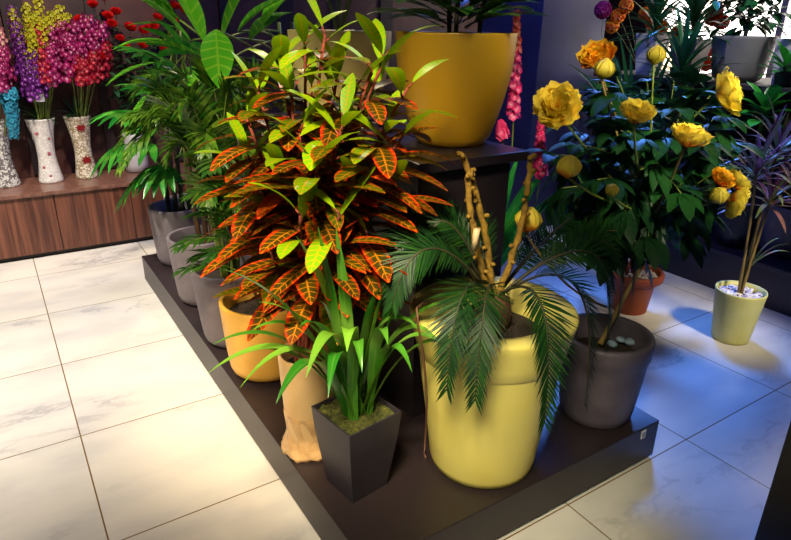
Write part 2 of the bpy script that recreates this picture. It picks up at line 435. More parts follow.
t = thing('plinth', (1.3, 2.1, .166), 'tall black plinth block on the platform carrying the wide yellow bowl planter', 'plinth')
mb = MB(); box(mb, (1.08, 1.53, .166), (1.46, 2.72, 1.075)); mb.build('body', MT['plinth'], t, False, .003)
mb = MB(); box(mb, (1.06, 1.5, 1.075), (1.515, 2.76, 1.108)); mb.build('top', MT['plinth'], t, False, .003)

t = thing('bench_cabinet', (0, 4.77, 0), 'low walnut bench cabinet along the back wall under the mosaic vases', 'cabinet')
xs = [-2.1, -1.27, -.43, .28, .735, 1.19, 1.9]
seamx = [-1.9, -1.1, -.45, .245, .72, 1.2, 1.9]
mb = MB(); box(mb, (-2.1, 4.56, 0), (1.95, 5.0, .04)); mb.build('kickboard', MT['kick'], t, False)
mb = MB(); box(mb, (-2.1, 4.545, .04), (1.95, 5.0, .425)); mb.build('carcass', MT['kick'], t, False)
for x0, x1 in zip(seamx[:-1], seamx[1:]):
    mb = MB(); box(mb, (x0 + .002, 4.525, .035), (x1 - .002, 4.545, .422)); mb.build('front_panel', MT['cabinet'], t, False, .002)
mb = MB(); box(mb, (-2.1, 4.505, .425), (1.95, 5.0, .45)); mb.build('top', MT['cabtop'], t, False, .003)

t = thing('low_plinth', (4.2, 1, 0), 'low navy plinth along the right side behind the lime pot', 'plinth')
mb = MB(); box(mb, (3.57, -.4, 0), (4.95, 3.2, .235)); mb.build('body', MT['lowdark'], t, False, .004)
mb = MB(); box(mb, (3.545, -.42, .235), (4.97, 3.22, .26)); mb.build('top', MT['lowdark'], t, False, .004)
t = thing('display_shelf', (4.3, 2.4, .26), 'raised dark shelf in front of the bright window holding pale planters', 'shelf')
mb = MB(); box(mb, (3.81, 1.45, 1.165), (4.55, 3.2, 1.195)); mb.build('board', MT['wallr'], t, False, .003)
for yy in (1.5, 3.1):
    mb = MB(); box(mb, (3.95, yy, .26), (4.5, yy + .04, 1.165)); mb.build('side_panel', MT['lowdark'], t, False, .003)
mb = MB(); box(mb, (4.44, 1.54, .26), (4.47, 3.1, 1.165)); mb.build('back_panel', MT['lowdark'], t, False)
t = thing('dark_cabinet', (2.1, .3, 0), 'tall black cabinet cut off at the right edge of the photo', 'cabinet')
mb = MB(); box(mb, (1.735, -.25, .03), (2.5, .605, 1.25)); mb.build('body', MT['plinth'], t, False, .004)
mb = MB(); box(mb, (1.765, -.22, 0), (2.47, .575, .03)); mb.build('base', MT['kick'], t, False)
mb = MB(); box(mb, (1.715, -.27, 1.25), (2.52, .625, 1.28)); mb.build('top', MT['plinth'], t, False, .004)

# ------------------------------------------------------------------ pots
def round_pot(root, c, rb, rt, h, m, lip=.018, belly=.35, soil=.86, soilm='soil', name='pot', rim_m=None):
    """bucket pot: rounded foot, gently bellied wall, flat lip, hollow inside, soil disc"""
    prof = []
    for i in range(17):
        q = i / 16; r = rb + (rt - rb) * (q ** (1 - belly))
        if q < .12: r -= (rb * .16) * (1 - q / .12) ** 2
        prof.append((r, q * h))
    prof += [(rt - .002, h + .004), (rt - lip + .003, h + .004), (rt - lip, h), (rt - lip - .004, h * soil - .02)]
    mb = MB(); lathe(mb, c, prof); p = mb.build(name, m, root)
    mb = MB(); disc(mb, (c[0], c[1], c[2] + h * soil - .012), rt - lip - .003, bumps=.012, rng=random.Random(int(c[1] * 1000))); mb.build('soil', MT[soilm], root)
    return p
def pebble(mb, c, r, rng):
    vs = []; fs = []; ns, nr = 8, 5
    sx, sy, sz = rng.uniform(.8, 1.2), rng.uniform(.8, 1.2), rng.uniform(.55, .9)
    for i in range(nr + 1):
        th = PI * i / nr
        for j in range(ns):
            a = 2 * PI * j / ns; w = 1 + rng.uniform(-.07, .07)
            vs.append((c[0] + r * sx * w * math.sin(th) * math.cos(a), c[1] + r * sy * w * math.sin(th) * math.sin(a), c[2] + r * sz * math.cos(th)))
    for i in range(nr):
        for j in range(ns): k = (j + 1) % ns; fs.append((i * ns + j, (i + 1) * ns + j, (i + 1) * ns + k, i * ns + k))
    mb.add(vs, fs)
def gravel(root, c, r, n, size, m, rng, name='gravel'):
    mb = MB()
    for i in range(n):
        a = rng.uniform(0, 2 * PI); q = r * math.sqrt(rng.random()); pebble(mb, (c[0] + q * math.cos(a), c[1] + q * math.sin(a), c[2] + size * .25), size * rng.uniform(.7, 1.2), rng)
    o = mb.build(name, m, root); o['kind'] = 'stuff'; return o

# ---- fan palm in the far grey pot
def fan_leaf(mb, p, d, L, nseg, rng, spread=1.25, w=.05, droop=.5, tone=(0, 1)):
    d, s, u = frame_of(d)
    for i in range(nseg):
        a = spread * (2 * i / (nseg - 1) - 1)
        dd = d * math.cos(a) + s * math.sin(a) + u * .12
        leaf(mb, p, dd, L * (1 - .25 * abs(a) / spread) * rng.uniform(.9, 1.05), w, droop, 6, up=u, fold=.35, prof=P_ELL, rnd=(rng.uniform(*tone), rng.random()))
def fan_palm(root, c, rng, stems, fans, zb, m='fan'):
    for (a, r, top) in stems:
        p0 = V((c[0] + .04 * math.cos(a), c[1] + .04 * math.sin(a), zb)); p2 = V(c[:2] + (0,)) + V((math.cos(a) * r, math.sin(a) * r, top))
        mb = MB(); tube(mb, bez(p0, V((p0.x, p0.y, (zb + top) / 2)), p2, 12), .014, .010, 8, knob=3); mb.build('stem', MT['darkstem'], root)
    for (P, D, L) in fans:
        mb = MB(); fan_leaf(mb, P, D, L, rng.choice((7, 8, 9)), rng, w=L * .17, droop=.75)
        base = V((c[0], c[1], max(zb + .12, P.z - .22))); tube(mb, bez(base, (base + P) / 2 + V((0, 0, .07)), P, 7), .004, .003, 5, mi=1)
        mb.build('frond', [MT[m], MT['greenstem']], root)

rng = random.Random(4)
c = (.80, 3.56, .166)
t = thing('potted_palm', c, 'fan palm in the grey pot farthest back on the platform', 'potted plant', 'potted palms along the platform edge')
round_pot(t, c, .128, .155, .34, MT['grey'])
fans = []
for (u, v, y, a, e) in ((128, 118, 3.45, PI * .95, .1), (146, 150, 3.35, PI * 1.05, -.1), (118, 150, 3.5, PI, -.5), (158, 172, 3.4, PI * 1.2, -.4), (152, 100, 3.6, PI * .9, .5), (165, 128, 3.4, PI * 1.3, .2),
                        (140, 176, 3.55, PI * .9, -.7), (176, 84, 3.6, PI * .8, .8), (185, 140, 3.7, PI * .4, .3), (150, 66, 3.6, PI, .6), (180, 60, 3.55, PI * 1.2, .9)):
    fans.append((aty(u + 6, v - 6, y), az(a, e), rng.uniform(.24, .31)))
fan_palm(t, c, rng, ((.3, .05, 1.15), (2.6, .1, .95), (4.5, .08, 1.25)), fans, .44)

# ---- second pot: brown cane stems with wide feathery fronds
def feather_palm(root, c, rng, tips, base_z, m, stems, stem_m, nl=14, LL=.19, LW=.026, droop=.7, ang=.85, stem_r=.013, tone=(0, 1), petiole=.004):
    for (p0, p1, p2) in stems:
        mb = MB(); tube(mb, bez(p0, p1, p2, 14), stem_r, stem_r * .7, 8, knob=3); mb.build('stem', MT[stem_m], root)
    for (b, mid, tip) in tips:
        mb = MB(); frond(mb, bez(b, mid, tip, 16), nl, LL, LW, rng, ang=ang, vee=.15, droop=droop, start=.22, tone=tone, rr=petiole, lseg=5)
        mb.build('frond', [MT[m], MT['greenstem']], root)
rng = random.Random(11)
c = (.765, 2.95, .166)
t = thing('potted_palm', c, 'brown-stemmed palm in the second grey pot from the far end of the platform', 'potted plant', 'potted palms along the platform edge')
round_pot(t, c, .13, .163, .345, MT['grey'])
for i in range(3):
    mb = MB(); pebble(mb, (c[0] - .05 + i * .045, c[1] - .09 + .02 * (i % 2), .166 + .30), .016, rng); mb.build('pebble', MT['pebble'], t)
heads = [aty(186, 140, 3.0), aty(210, 122, 2.95), aty(200, 104, 3.1)]
stems = [(V((.76 + .03 * i, 2.95 - .02 * i, .44)), V((.74 + .03 * i, 2.95, .75)), h) for i, h in enumerate(heads)]
tips = []
for h in heads:
    for i in range(8):
        a = rng.uniform(0, 2 * PI) if i > 3 else PI + rng.uniform(-.9, .9); L = rng.uniform(.24, .36)
        e = rng.uniform(.3, 1.0); tip = h + az(a, 0) * L * math.cos(e * .6) + V((0, 0, L * (e - .55)))
        tips.append((h, h + az(a, .9) * L * .55 + V((0, 0, .06)), tip))
feather_palm(t, c, rng, tips, .44, 'areca', stems, 'bark', nl=15, LL=.15, LW=.022, droop=.6)

# ---- areca palm, third pot
rng = random.Random(21)
c = (.75, 2.46, .166)
t = thing('potted_palm', c, 'areca palm with arching light green fronds in the grey pot beside the ochre pot', 'potted plant', 'potted palms along the platform edge')
round_pot(t, c, .13, .168, .35, MT['grey'])
for i in range(3):
    mb = MB(); pebble(mb, (c[0] - .03 + i * .04, c[1] - .11 + .012 * (i % 2), .166 + .305), .015, rng); mb.build('pebble', MT['pebble'], t)
b0 = V((c[0], c[1], .45)); tips = []
for (u, v, y) in ((206, 204, 2.3), (160, 128, 2.6), (168, 158, 2.45), (150, 104, 2.6), (236, 100, 2.4), (262, 104, 2.4), (212, 86, 2.5), (236, 215, 2.3), (176, 88, 2.55), (272, 84, 2.5), (205, 150, 2.2), (135, 96, 2.6), (248, 160, 2.25), (180, 112, 2.35), (238, 240, 2.28), (270, 140, 2.4), (150, 120, 2.4)):
    tip = aty(u, v, y); hd = (tip - b0); mid = b0 + V((hd.x * .45, hd.y * .45, max(.55, hd.z * 1.05 + .2)))
    tips.append((b0 + V((rng.uniform(-.04, .04), rng.uniform(-.04, .04), 0)), mid, tip))
feather_palm(t, c, rng, tips, .44, 'areca', [(b0 + V((dx, dy, -.02)), b0 + V((dx * 1.2, dy, .2)), b0 + V((dx * 2, dy * 2, .5))) for dx, dy in ((.02, 0), (-.03, .02), (0, -.03), (.04, .03))], 'greenstem', nl=26, LL=.15, LW=.018, droop=.6, ang=.8, stem_r=.009)

# ---- bamboo palm, ochre pot
rng = random.Random(31)
c = (.772, 2.14, .166)
t = thing('potted_palm', c, 'slim dark-stemmed palm in the round ochre yellow pot on the platform edge', 'potted plant', 'potted palms along the platform edge')
round_pot(t, c, .14, .172, .315, MT['ochre'], lip=.017, belly=.42, soil=.84)
for i in range(7):
    mb = MB(); pebble(mb, (c[0] - .09 + i * .02, c[1] - .09 + .03 * math.sin(i * 2.1), .166 + .263), .011, rng); mb.build('pebble', MT['pebble'], t)
b0 = V((c[0] + .02, c[1], .42)); tips = []; stems = []
for i in range(7):
    a = i * .9; b = b0 + V((.035 * math.cos(a), .035 * math.sin(a), 0)); top = b + V((.1 * math.cos(a), .1 * math.sin(a), rng.uniform(.35, .75))); stems.append((b, (b + top) / 2 + V((-.02 * math.cos(a), 0, .03)), top))
    for j in range(4):
        p = b.lerp(top, .45 + j * .18); q = a + rng.uniform(-1.6, 1.6); L = rng.uniform(.16, .26)
        tips.append((p, p + az(q, .7) * L * .6, p + az(q, .15) * L))
feather_palm(t, c, rng, tips, .44, 'bamboo', stems, 'darkstem', nl=8, LL=.10, LW=.02, droop=.5, stem_r=.006, petiole=.0025)

# ---- broad-leaved plants behind the palms
def broad_plant(name, c, label, rng, pm, leaves, zs, pot=(.12, .15, .32), m='dieff', stem='greenstem'):
    t = thing(name, c, label, 'potted plant')
    round_pot(t, c, *pot, pm)
    b = V((c[0], c[1], c[2] + pot[2] * .8))
    tops = [b + V((dx, dy, zs - b.z)) for dx, dy in ((0, 0), (.05, -.05))]
    for tp in tops:
        mb = MB(); tube(mb, bez(b, (b + tp) / 2 + V((.02, 0, 0)), tp, 12), .014, .009, 8, knob=3); mb.build('stem', MT[stem], t)
    for (P, D, L, W) in leaves:
        s = b.lerp(tops[0], rng.uniform(.55, 1)); mb = MB()
        tube(mb, bez(s, (s + P) / 2 + V((0, 0, .04)), P, 6), .005, .004, 6, mi=1)
        leaf(mb, P, D, L, W, .6, 9, fold=.25, rnd=(rng.random(), rng.random()), prof=P_ELL)
        mb.build('leaf', [MT[m], MT[stem]], t)
    return t
rng = random.Random(41)
lv = []
for (u, v, y, a, e, L) in ((204, 42, 2.75, PI * 1.1, 1.2, .34), (222, 40, 2.7, PI * 1.8, 1.15, .34), (216, 30, 2.6, -1.9, -.5, .30), (200, 56, 2.8, PI, .5, .30), (238, 32, 2.75, 0, .8, .3), (228, 66, 2.7, -.6, .1, .3), (250, 40, 2.75, .4, .7, .3), (190, 40, 2.8, PI * .95, .9, .32), (214, 70, 2.7, -2.2, .2, .3), (262, 26, 2.8, .2, .9, .3), (180, 20, 2.8, PI, .7, .3)):
    lv.append((aty(u, v, y), az(a, e), L, L * .42))
broad_plant('potted_dieffenbachia', (1.26, 3.0, .166), 'broad-leaved bright green plant rising above the palms at the top', rng, MT['grey'], lv, 1.5)
lv = []
for (u, v, y, a, e, L) in ((165, 40, 3.9, PI, .15, .3), (160, 62, 3.9, PI * 1.02, -.05, .34), (182, 30, 3.9, PI * .9, .4, .3), (176, 22, 3.95, PI * 1.2, .9, .3), (150, 92, 3.85, PI * 1.1, -.7, .28), (186, 52, 3.9, -1, .3, .3), (170, 70, 3.85, PI * .9, -.3, .3)):
    lv.append((aty(u, v, y), az(a, e), L, L * .26))
broad_plant('potted_dracaena', (1.0, 4.05, 0), 'long-leaved green plant on the floor between the palms and the red roses', rng, MT['grey'], lv, 1.45, (.13, .17, .4))

# ---- croton in the wrapped beige pot
rng = random.Random(52)
c = (.70, 1.585, .166)
t = thing('potted_croton', c, 'tall croton with orange and red veined leaves in the plastic-wrapped beige pot', 'potted plant')
round_pot(t, c, .07, .09, .36, MT['beige'], lip=.012, belly=.15, soil=.9)
def wobble(a, i):
    g = random.Random(int(a * 100) * 7 + i); return 1 + .05 * math.sin(a * 7 + i * 1.3) + .03 * math.sin(a * 17 + i * 2.1) + g.uniform(-.012, .012)
mb = MB(); lathe(mb, c, [(.092, .001), (.094, .015), (.088, .03), (.080, .05), (.0755, .075), (.0765, .10), (.079, .13), (.0815, .155), (.0808, .156)], 120, wob=lambda a, i: wobble(a, i) if i < 4 else 1 + .02 * math.sin(a * 9 + i))
w = mb.build('plastic_wrap', MT['wrap'], t); w['label'] = 'crinkled tan plastic wrap'
root = V((c[0], c[1], c[2] + .32))
shoots = [(280, 62, 1.68), (338, 70, 1.62), (388, 52, 1.42), (345, 120, 1.35), (318, 165, 1.34), (300, 130, 1.5), (388, 130, 1.36), (300, 215, 1.36), (250, 160, 1.62), (355, 190, 1.38), (272, 255, 1.46), (330, 255, 1.3), (368, 235, 1.36), (395, 185, 1.34), (262, 205, 1.55), (246, 118, 1.68), (312, 92, 1.6), (340, 215, 1.28), (282, 180, 1.5), (370, 100, 1.5), (305, 40, 1.64), (358, 84, 1.5), (408, 88, 1.34), (372, 70, 1.44), (292, 96, 1.55), (330, 120, 1.45), (400, 140, 1.32), (258, 92, 1.66), (325, 34, 1.6)]
for si, (u, v, y) in enumerate(shoots):
    top = aty(u, v, y); b = root + V((rng.uniform(-.03, .03), rng.uniform(-.03, .03), -.03))
    pth = bez(b, V((b.x + (top.x - b.x) * .25, b.y + (top.y - b.y) * .25, b.z + (top.z - b.z) * .6)), top, 18)
    mb = MB(); tube(mb, pth, .006, .0035, 7, knob=2); sh = mb.build('shoot', MT['redbark'], t); sub(sh, t)
    H = top.z - b.z; n = int((11 + H * 15) * (1 if si < 10 else .6)); lo = max(.3, 1 - .40 / H) if si > 2 else max(.2, 1 - .6 / H)
    a = rng.uniform(0, 6)
    mb = MB()
    for i in range(n):
        q = i / (n - 1); tt = lo + (1 - lo) * q; xx = tt * 17; j = min(int(xx), 16); p = pth[j].lerp(pth[j + 1], xx - j)
        a += 2.4 + rng.uniform(-.3, .3)
        if p.z < .74: continue
        if q > .86: e = rng.uniform(.7, 1.2); tone = rng.uniform(0, .16); L = rng.uniform(.12, .16)
        elif q > .62: e = rng.uniform(.15, .6); tone = rng.uniform(.15, .75); L = rng.uniform(.16, .21)
        else: e = rng.uniform(.0, .4); tone = rng.choice((rng.uniform(.32, .65), rng.uniform(.5, .85), rng.uniform(.7, 1.0))); L = rng.uniform(.17, .225)
        if p.x + math.cos(a) * L > 1.04 and p.y + math.sin(a) * L > 1.47 and p.z < 1.2: a += PI
        d = az(a, e); q0 = p + d * .02
        tube(mb, [p, q0], .003, .0025, 5, mi=1, rnd=(tone, .5))
        leaf(mb, q0, d, L, L * rng.uniform(.28, .34), rng.uniform(.5, .95), 9, fold=.12, rnd=(tone, rng.random()), prof=P_CRO)
    mb.build('foliage', [MT['croton'], MT['redbark']], sh)

# ---- strap-leaved plant in the square black pot
rng = random.Random(63)
ang = math.radians(8); ux = V((math.cos(ang), math.sin(ang), 0)); uy = V((-math.sin(ang), math.cos(ang), 0))
cb = V((.745, 1.343, .166)); hb, ht, hh = .066, .096, .275
t = thing('potted_grass', cb, 'strap-leaved green plant in the square tapered black pot at the platform front', 'potted plant')
mb = MB()
rings = []
for s_, z in [(hb, 0), (hb + (ht - hb) * .45, hh * .38), (hb + (ht - hb) * .8, hh * .7), (ht, hh), (ht - .006, hh), (ht - .012, hh - .05)]:
    rings.append([cb + ux * sx * s_ + uy * sy * s_ + V((0, 0, z)) for sx, sy in ((-1, -1), (1, -1), (1, 1), (-1, 1))])
vs = [p for r in rings for p in r]; fs = [(3, 2, 1, 0)]
for i in range(len(rings) - 1):
    for j in range(4): fs.append((i * 4 + j, i * 4 + (j + 1) % 4, (i + 1) * 4 + (j + 1) % 4, (i + 1) * 4 + j))
mb.add(vs, fs); mb.build('pot', MT['blackpot'], t, False, .002)
mb = MB(); n = 14; vs = []; fs = []
for i in range(n + 1):
    for j in range(n + 1):
        vs.append(cb + ux * (2 * i / n - 1) * (ht - .009) + uy * (2 * j / n - 1) * (ht - .009) + V((0, 0, hh - .016 + (rng.uniform(-.004, .012)))))
for i in range(n):
    for j in range(n): fs.append((i * (n + 1) + j, (i + 1) * (n + 1) + j, (i + 1) * (n + 1) + j + 1, i * (n + 1) + j + 1))
mb.add(vs, fs); mo = mb.build('moss', MT['moss'], t); mo['label'] = 'olive green moss'
B = cb + V((0, 0, hh - .02))
# tip pixel, tip y, lift of the arch
blades = [((207, 374), 1.35, .30, .030), ((212, 345), 1.36, .26, .026), ((228, 361), 1.42, .24, .024), ((222, 269), 1.28, .22, .03), ((276, 404), 1.15, .30, .034), ((306, 378), 1.12, .36, .034),
          ((296, 236), 1.27, .16, .034), ((336, 228), 1.22, .1, .03), ((430, 268), 1.2, .22, .03), ((440, 343), 1.18, .3, .03), ((496, 380), 1.0, .36, .026), ((452, 352), 1.1, .3, .026), ((405, 300), 1.3, .2, .028),
          ((362, 372), 1.1, .34, .03), ((347, 352), 1.14, .32, .04), ((318, 300), 1.3, .2, .03), ((382, 286), 1.24, .18, .03), ((330, 270), 1.36, .15, .032), ((318, 226), 1.24, .06, .026), ((420, 330), 1.2, .3, .03), ((252, 330), 1.3, .26, .03), ((300, 326), 1.2, .25, .03), ((412, 372), 1.14, .3, .028), ((388, 345), 1.12, .3, .03), ((455, 300), 1.2, .2, .026), ((240, 388), 1.3, .34, .026), ((328, 398), 1.1, .33, .03), ((258, 302), 1.28, .2, .026), ((395, 258), 1.24, .1, .026)]
for (uvp, y, lift, W) in blades:
    tip = aty(uvp[0], uvp[1], y); b = B + ux * rng.uniform(-.035, .035) + uy * rng.uniform(-.035, .035)
    mid = b.lerp(tip, .42) + V((0, 0, lift)); mid.z = max(mid.z, b.z + .2)
    mb = MB(); ribbon(mb, bez(b, mid, tip, 18), W * 1.1, prof=P_STRAP, fold=.35, rnd=(rng.uniform(0, 1) ** 1.5, rng.uniform(.3, 1)), up=V((0, 0, 1)) if abs((tip - b).x) + abs((tip - b).y) > .12 else V((-.6, -.7, .3)))
    mb.build('leaf', MT['strap'], t)

# ---- big yellow pot with cycas
rng = random.Random(71)
c = (1.160, 1.237, .166)
t = thing('potted_cycas', c, 'sago cycas with dark feathery fronds in the large pale yellow pot on the platform', 'potted plant')
mb = MB()
prof = [(.155, 0), (.166, .006), (.173, .03), (.183, .12), (.199, .24), (.211, .33), (.2195, .412), (.220, .416), (.2230, .419), (.226, .423), (.234, .46), (.246, .515), (.251, .538), (.249, .546), (.242, .551), (.21, .549), (.172, .535), (.163, .50), (.158, .40)]
lathe(mb, c, prof, 72); mb.build('pot', MT['yellow'], t)
mb = MB(); disc(mb, (c[0], c[1], c[2] + .47), .157, bumps=.015, rng=rng); mb.build('soil', MT['soil'], t)
mb = MB(); lathe(mb, (c[0], c[1], c[2] + .46), [(.04, 0), (.05, .03), (.055, .08), (.045, .12), (.02, .14)], 24, wob=lambda a, i: 1 + .08 * math.sin(a * 9 + i * 2)); mb.build('trunk', MT['bark'], t)
B = V((c[0], c[1], c[2] + .57))
cf = [((476, 398), 1.02, .30), ((447, 391), 1.06, .30), ((530, 408), .985, .30), ((564, 402), 1.05, .30), ((618, 318), 1.16, .34), ((606, 345), 1.10, .34), ((626, 258), 1.3, .24), ((585, 222), 1.45, .16),
      ((384, 258), 1.4, .30), ((376, 292), 1.3, .34), ((398, 228), 1.44, .24), ((440, 226), 1.46, .14), ((545, 232), 1.48, .16), ((632, 290), 1.22, .32), ((392, 306), 1.22, .34), ((560, 262), 1.4, .2), ((425, 246), 1.32, .28), ((610, 290), 1.3, .22), ((470, 235), 1.5, .15), ((412, 280), 1.33, .32)]
for (uvp, y, lift) in cf:
    tip = aty(uvp[0], uvp[1], y); hd = tip - B; hl = V((hd.x, hd.y, 0))
    if hd.z < -.1:                       # hanging fronds clear the pot rim
        k_ = max(1, (.335 if not uvp[0] > 555 else .3) / hl.length); hl = hl * k_; tip = V((B.x + hl.x, B.y + hl.y, tip.z)); mid = B + hl * 1.0 + V((0, 0, lift + .02))
    else: mid = B + hl * .8 + V((0, 0, lift + max(0, hd.z) * .6))
    sd = uvp[0] > 580 or uvp == (560, 262); side = hd.z >= -.1 or sd
    rl = 0 if not side else (.75 if hd.x - hd.y > 0 else -.75)   # side fronds twist, so that one row of leaflets hangs
    mb = MB(); frond(mb, bez(B, mid, tip, 24), 50, .118 if sd else .105, .0066, rng, ang=.95, vee=.08 if side else .28, droop=.35 if side else .15, roll=rl, start=.2, rr=.0045, lseg=3, lprof=P_STRAP, mi_r=1, tipL=.45)
    mb.build('frond', [MT['cycas'], MT['darkstem']], t)
# golden curled new shoots
for (tipuv, y, bend, hook) in (((464, 158), 1.30, .02, -1), ((468, 178), 1.26, -.06, 1), ((530, 160), 1.28, .05, 1)):
    tip = aty(tipuv[0], tipuv[1], y); mid = (B + tip) / 2 + V((bend, -.02, .03)); pts = bez(B + V((0, 0, -.02)), mid, tip, 20)
    d = (pts[-1] - pts[-2]).normalized(); s = V((hook * .8, -hook * .5, 0)).normalized()
    for i in range(1, 5):
        a = i * .5; pts.append(tip + d * .012 * math.sin(a) + s * .012 * (1 - math.cos(a)))
    mb = MB(); tube(mb, [p_ + V((rng.uniform(-.003, .003), rng.uniform(-.003, .003), 0)) for p_ in pts], .0095, .007, 8, knob=2)
    for i in range(5, 21, 2):
        p = pts[i]; sd = V((math.cos(i * 2.2), math.sin(i * 2.2) * .6, .2)).normalized()
        cc = [p + sd * (.006 + .004 * q) + V((0, 0, .007 * math.sin(q * 1.1))) for q in range(4)]
        tube(mb, cc, .005, .006, 6)
    f = mb.build('fiddlehead', MT['fiddle'], t); f['label'] = 'golden curled new shoot'
mb = MB(); p = aty(474, 250, 1.2); q = aty(477, 229, 1.19); tube(mb, [p, q], .009, .009, 6); mb.build('plant_stake', MT['offcut'], t)['label'] = 'pale wooden stake'

mb = MB(); tube(mb, [aty(u, v, y) for u, v, y in ((428, 300, 1.02 + .25), (417, 308, 1.12), (418, 325, 1.1), (422, 345, 1.12), (425, 372, 1.13), (427, 400, 1.15), (426, 425, 1.17))] + [atz(424, 452, .169), atz(426, 458, .169)], .003, .003, 6)
tag(mb.build('cord', MT['cord']), 'thin brown cord hanging down the left side of the large yellow pot', 'cord')

# ---- wide bowls on the plinth
def bowl_pot(root, c, rb, rt, h, m):
    prof = [(rb * .9, 0), (rb, .006)]
    for i in range(1, 15):
        q = i / 14; prof.append((rb + (rt - rb) * math.sin(q * PI / 2) ** .85, q * h))
    prof += [(rt, h + .004), (rt - .012, h + .005), (rt - .016, h), (rt - .03, h * .75)]
    mb = MB(); lathe(mb, c, prof, 64); mb.build('pot', m, root)
    mb = MB(); disc(mb, (c[0], c[1], c[2] + h * .85), rt - .02, bumps=.01); mb.build('soil', MT['soil'], root)
rng = random.Random(81)
c = (1.375, 1.755, 1.108)
t = thing('potted_ficus', c, 'dark glossy-leaved plant in the wide yellow bowl planter on top of the plinth', 'potted plant')
bowl_pot(t, c, .122, .205, .365, MT['bowl'])
rt = V((c[0], c[1], c[2] + .31))
for i, (dx, dy, h) in enumerate(((0, 0, .55), (-.05, -.03, .5), (.06, -.04, .45))):
    p0 = rt + V((dx, dy, 0)); p1 = p0 + V((dx * .6, dy * .5, h)); pth = bez(p0, (p0 + p1) / 2, p1, 10); mb = MB(); tube(mb, pth, .008, .005, 7, knob=2); mb.build('stem', MT['darkstem'], t)
    a = i * 2
    for j in range(13):
        a += 2.3; q = .2 + .75 * j / 12; x_ = q * 9; k_ = min(int(x_), 8); p = pth[k_].lerp(pth[k_ + 1], x_ - k_); L = rng.uniform(.17, .23)
        mb = MB(); e = rng.uniform(.3, .7); tube(mb, [p, p + az(a, e + .3) * .03], .003, .0025, 5, mi=1); leaf(mb, p + az(a, e + .3) * .03, az(a, e), L, L * .36, .7, 8, fold=.2, rnd=(rng.random(), rng.random())); mb.build('leaf', [MT['ficus'], MT['darkstem']], t)
for i in range(30):
    a = i * 2.4; p = rt + V((.04 * math.cos(a), .04 * math.sin(a), .07 + .003 * i)); d = az(a, rng.uniform(.16, .6)); L = rng.uniform(.18, .25)
    mb = MB(); tube(mb, [p, p + d * .05], .003, .0025, 5, mi=1); leaf(mb, p + d * .05, d, L, L * .42, .4, 9, fold=.2, rnd=(rng.random(), rng.random())); mb.build('leaf', [MT['ficus'], MT['darkstem']], t)
rng = random.Random(82)
c = (1.285, 2.42, 1.108)
t = thing('potted_fern', c, 'cream bowl planter behind the croton on the plinth', 'potted plant')
bowl_pot(t, c, .13, .215, .36, MT['cream'])
rt = V((c[0], c[1], c[2] + .30))
for j in range(12):
    a = j * 2.4; L = rng.uniform(.35, .5); tip = rt + az(a) * L * .7 + V((0, 0, L * .55)); mb = MB(); frond(mb, bez(rt, rt + az(a) * L * .2 + V((0, 0, L)), tip, 12), 12, .11, .018, rng, rr=.003, droop=.5, start=.35); mb.build('frond', [MT['bamboo'], MT['greenstem']], t)

# ---- blossoms
def floret(mb, p, d, r, rng, np_=5, cup=.5, mi=0):
    d, s, u = frame_of(d, V((.3, .1, 1))); o = rng.uniform(0, 6)
    for i in range(np_):
        a = o + 2 * PI * i / np_; e = s * math.cos(a) + u * math.sin(a); tang = -s * math.sin(a) + u * math.cos(a)
        w = r * .55; rn = (rng.random(), rng.random())
        mb.add([p, p + e * r * .55 - tang * w + d * r * cup * .6, p + e * r + d * r * cup * .4, p + e * r * .55 + tang * w + d * r * cup * .6], [(0, 1, 2, 3)], [(.5, 0), (0, .6), (.5, 1), (1, .6)], rn, mi)
def spike(root, pts, fm, rng, n=46, r0=.02, r1=.008, start=.35, sm='greenstem', spread=.022, fm2=None, name='blossom'):
    mb = MB(); tube(mb, pts, .004, .0025, 6); mb.build('stem', MT[sm], root)
    mb = MB(); a = 0; N = len(pts) - 1
    for i in range(n):
        q = start + (1 - start) * i / (n - 1); x_ = q * N; k_ = min(int(x_), N - 1); p = pts[k_].lerp(pts[k_ + 1], x_ - k_); g = i / (n - 1); a += 2.4
        d, s, u = frame_of(pts[k_ + 1] - pts[k_], V((.2, .3, .9))); o = s * math.cos(a) + u * math.sin(a)
        floret(mb, p + o * spread * (1 - .6 * g) * rng.uniform(.5, 1.3), (o + d * .3), r0 + (r1 - r0) * g, rng, mi=1 if (fm2 and g > .55) else 0)
    mb.build(name, [MT[fm]] + ([MT[fm2]] if fm2 else []), root)
def petal_sheet(mb, pts, W, up, rng, ruf):
    n = len(pts); m = 7; vs = []; uvs = []; fs = []; ph = rng.uniform(0, 6); k1 = rng.uniform(3.5, 6); U = up
    for i, p in enumerate(pts):
        d = pts[min(i + 1, n - 1)] - pts[max(i - 1, 0)]; d, s, u = frame_of(d, U); U = u; t = i / (n - 1)
        w = W * .5 * max(.18, math.sin(PI * min(1, .1 + t * .62)) ** .8)
        for j in range(m):
            q = 2 * j / (m - 1) - 1
            end = -d * (W * .16 * t * t * (q * q + .35 * math.cos(q * 7 + ph)))
            vs.append(p + s * q * w + u * (ruf * t * t * math.sin(q * k1 + ph + t * 2) + .22 * w * q * q) + end); uvs.append(((q + 1) / 2, t))
    for i in range(n - 1):
        for j in range(m - 1): a = i * m + j; fs.append((a, a + 1, a + m + 1, a + m))
    mb.add(vs, fs, uvs, (rng.random(), rng.random()))
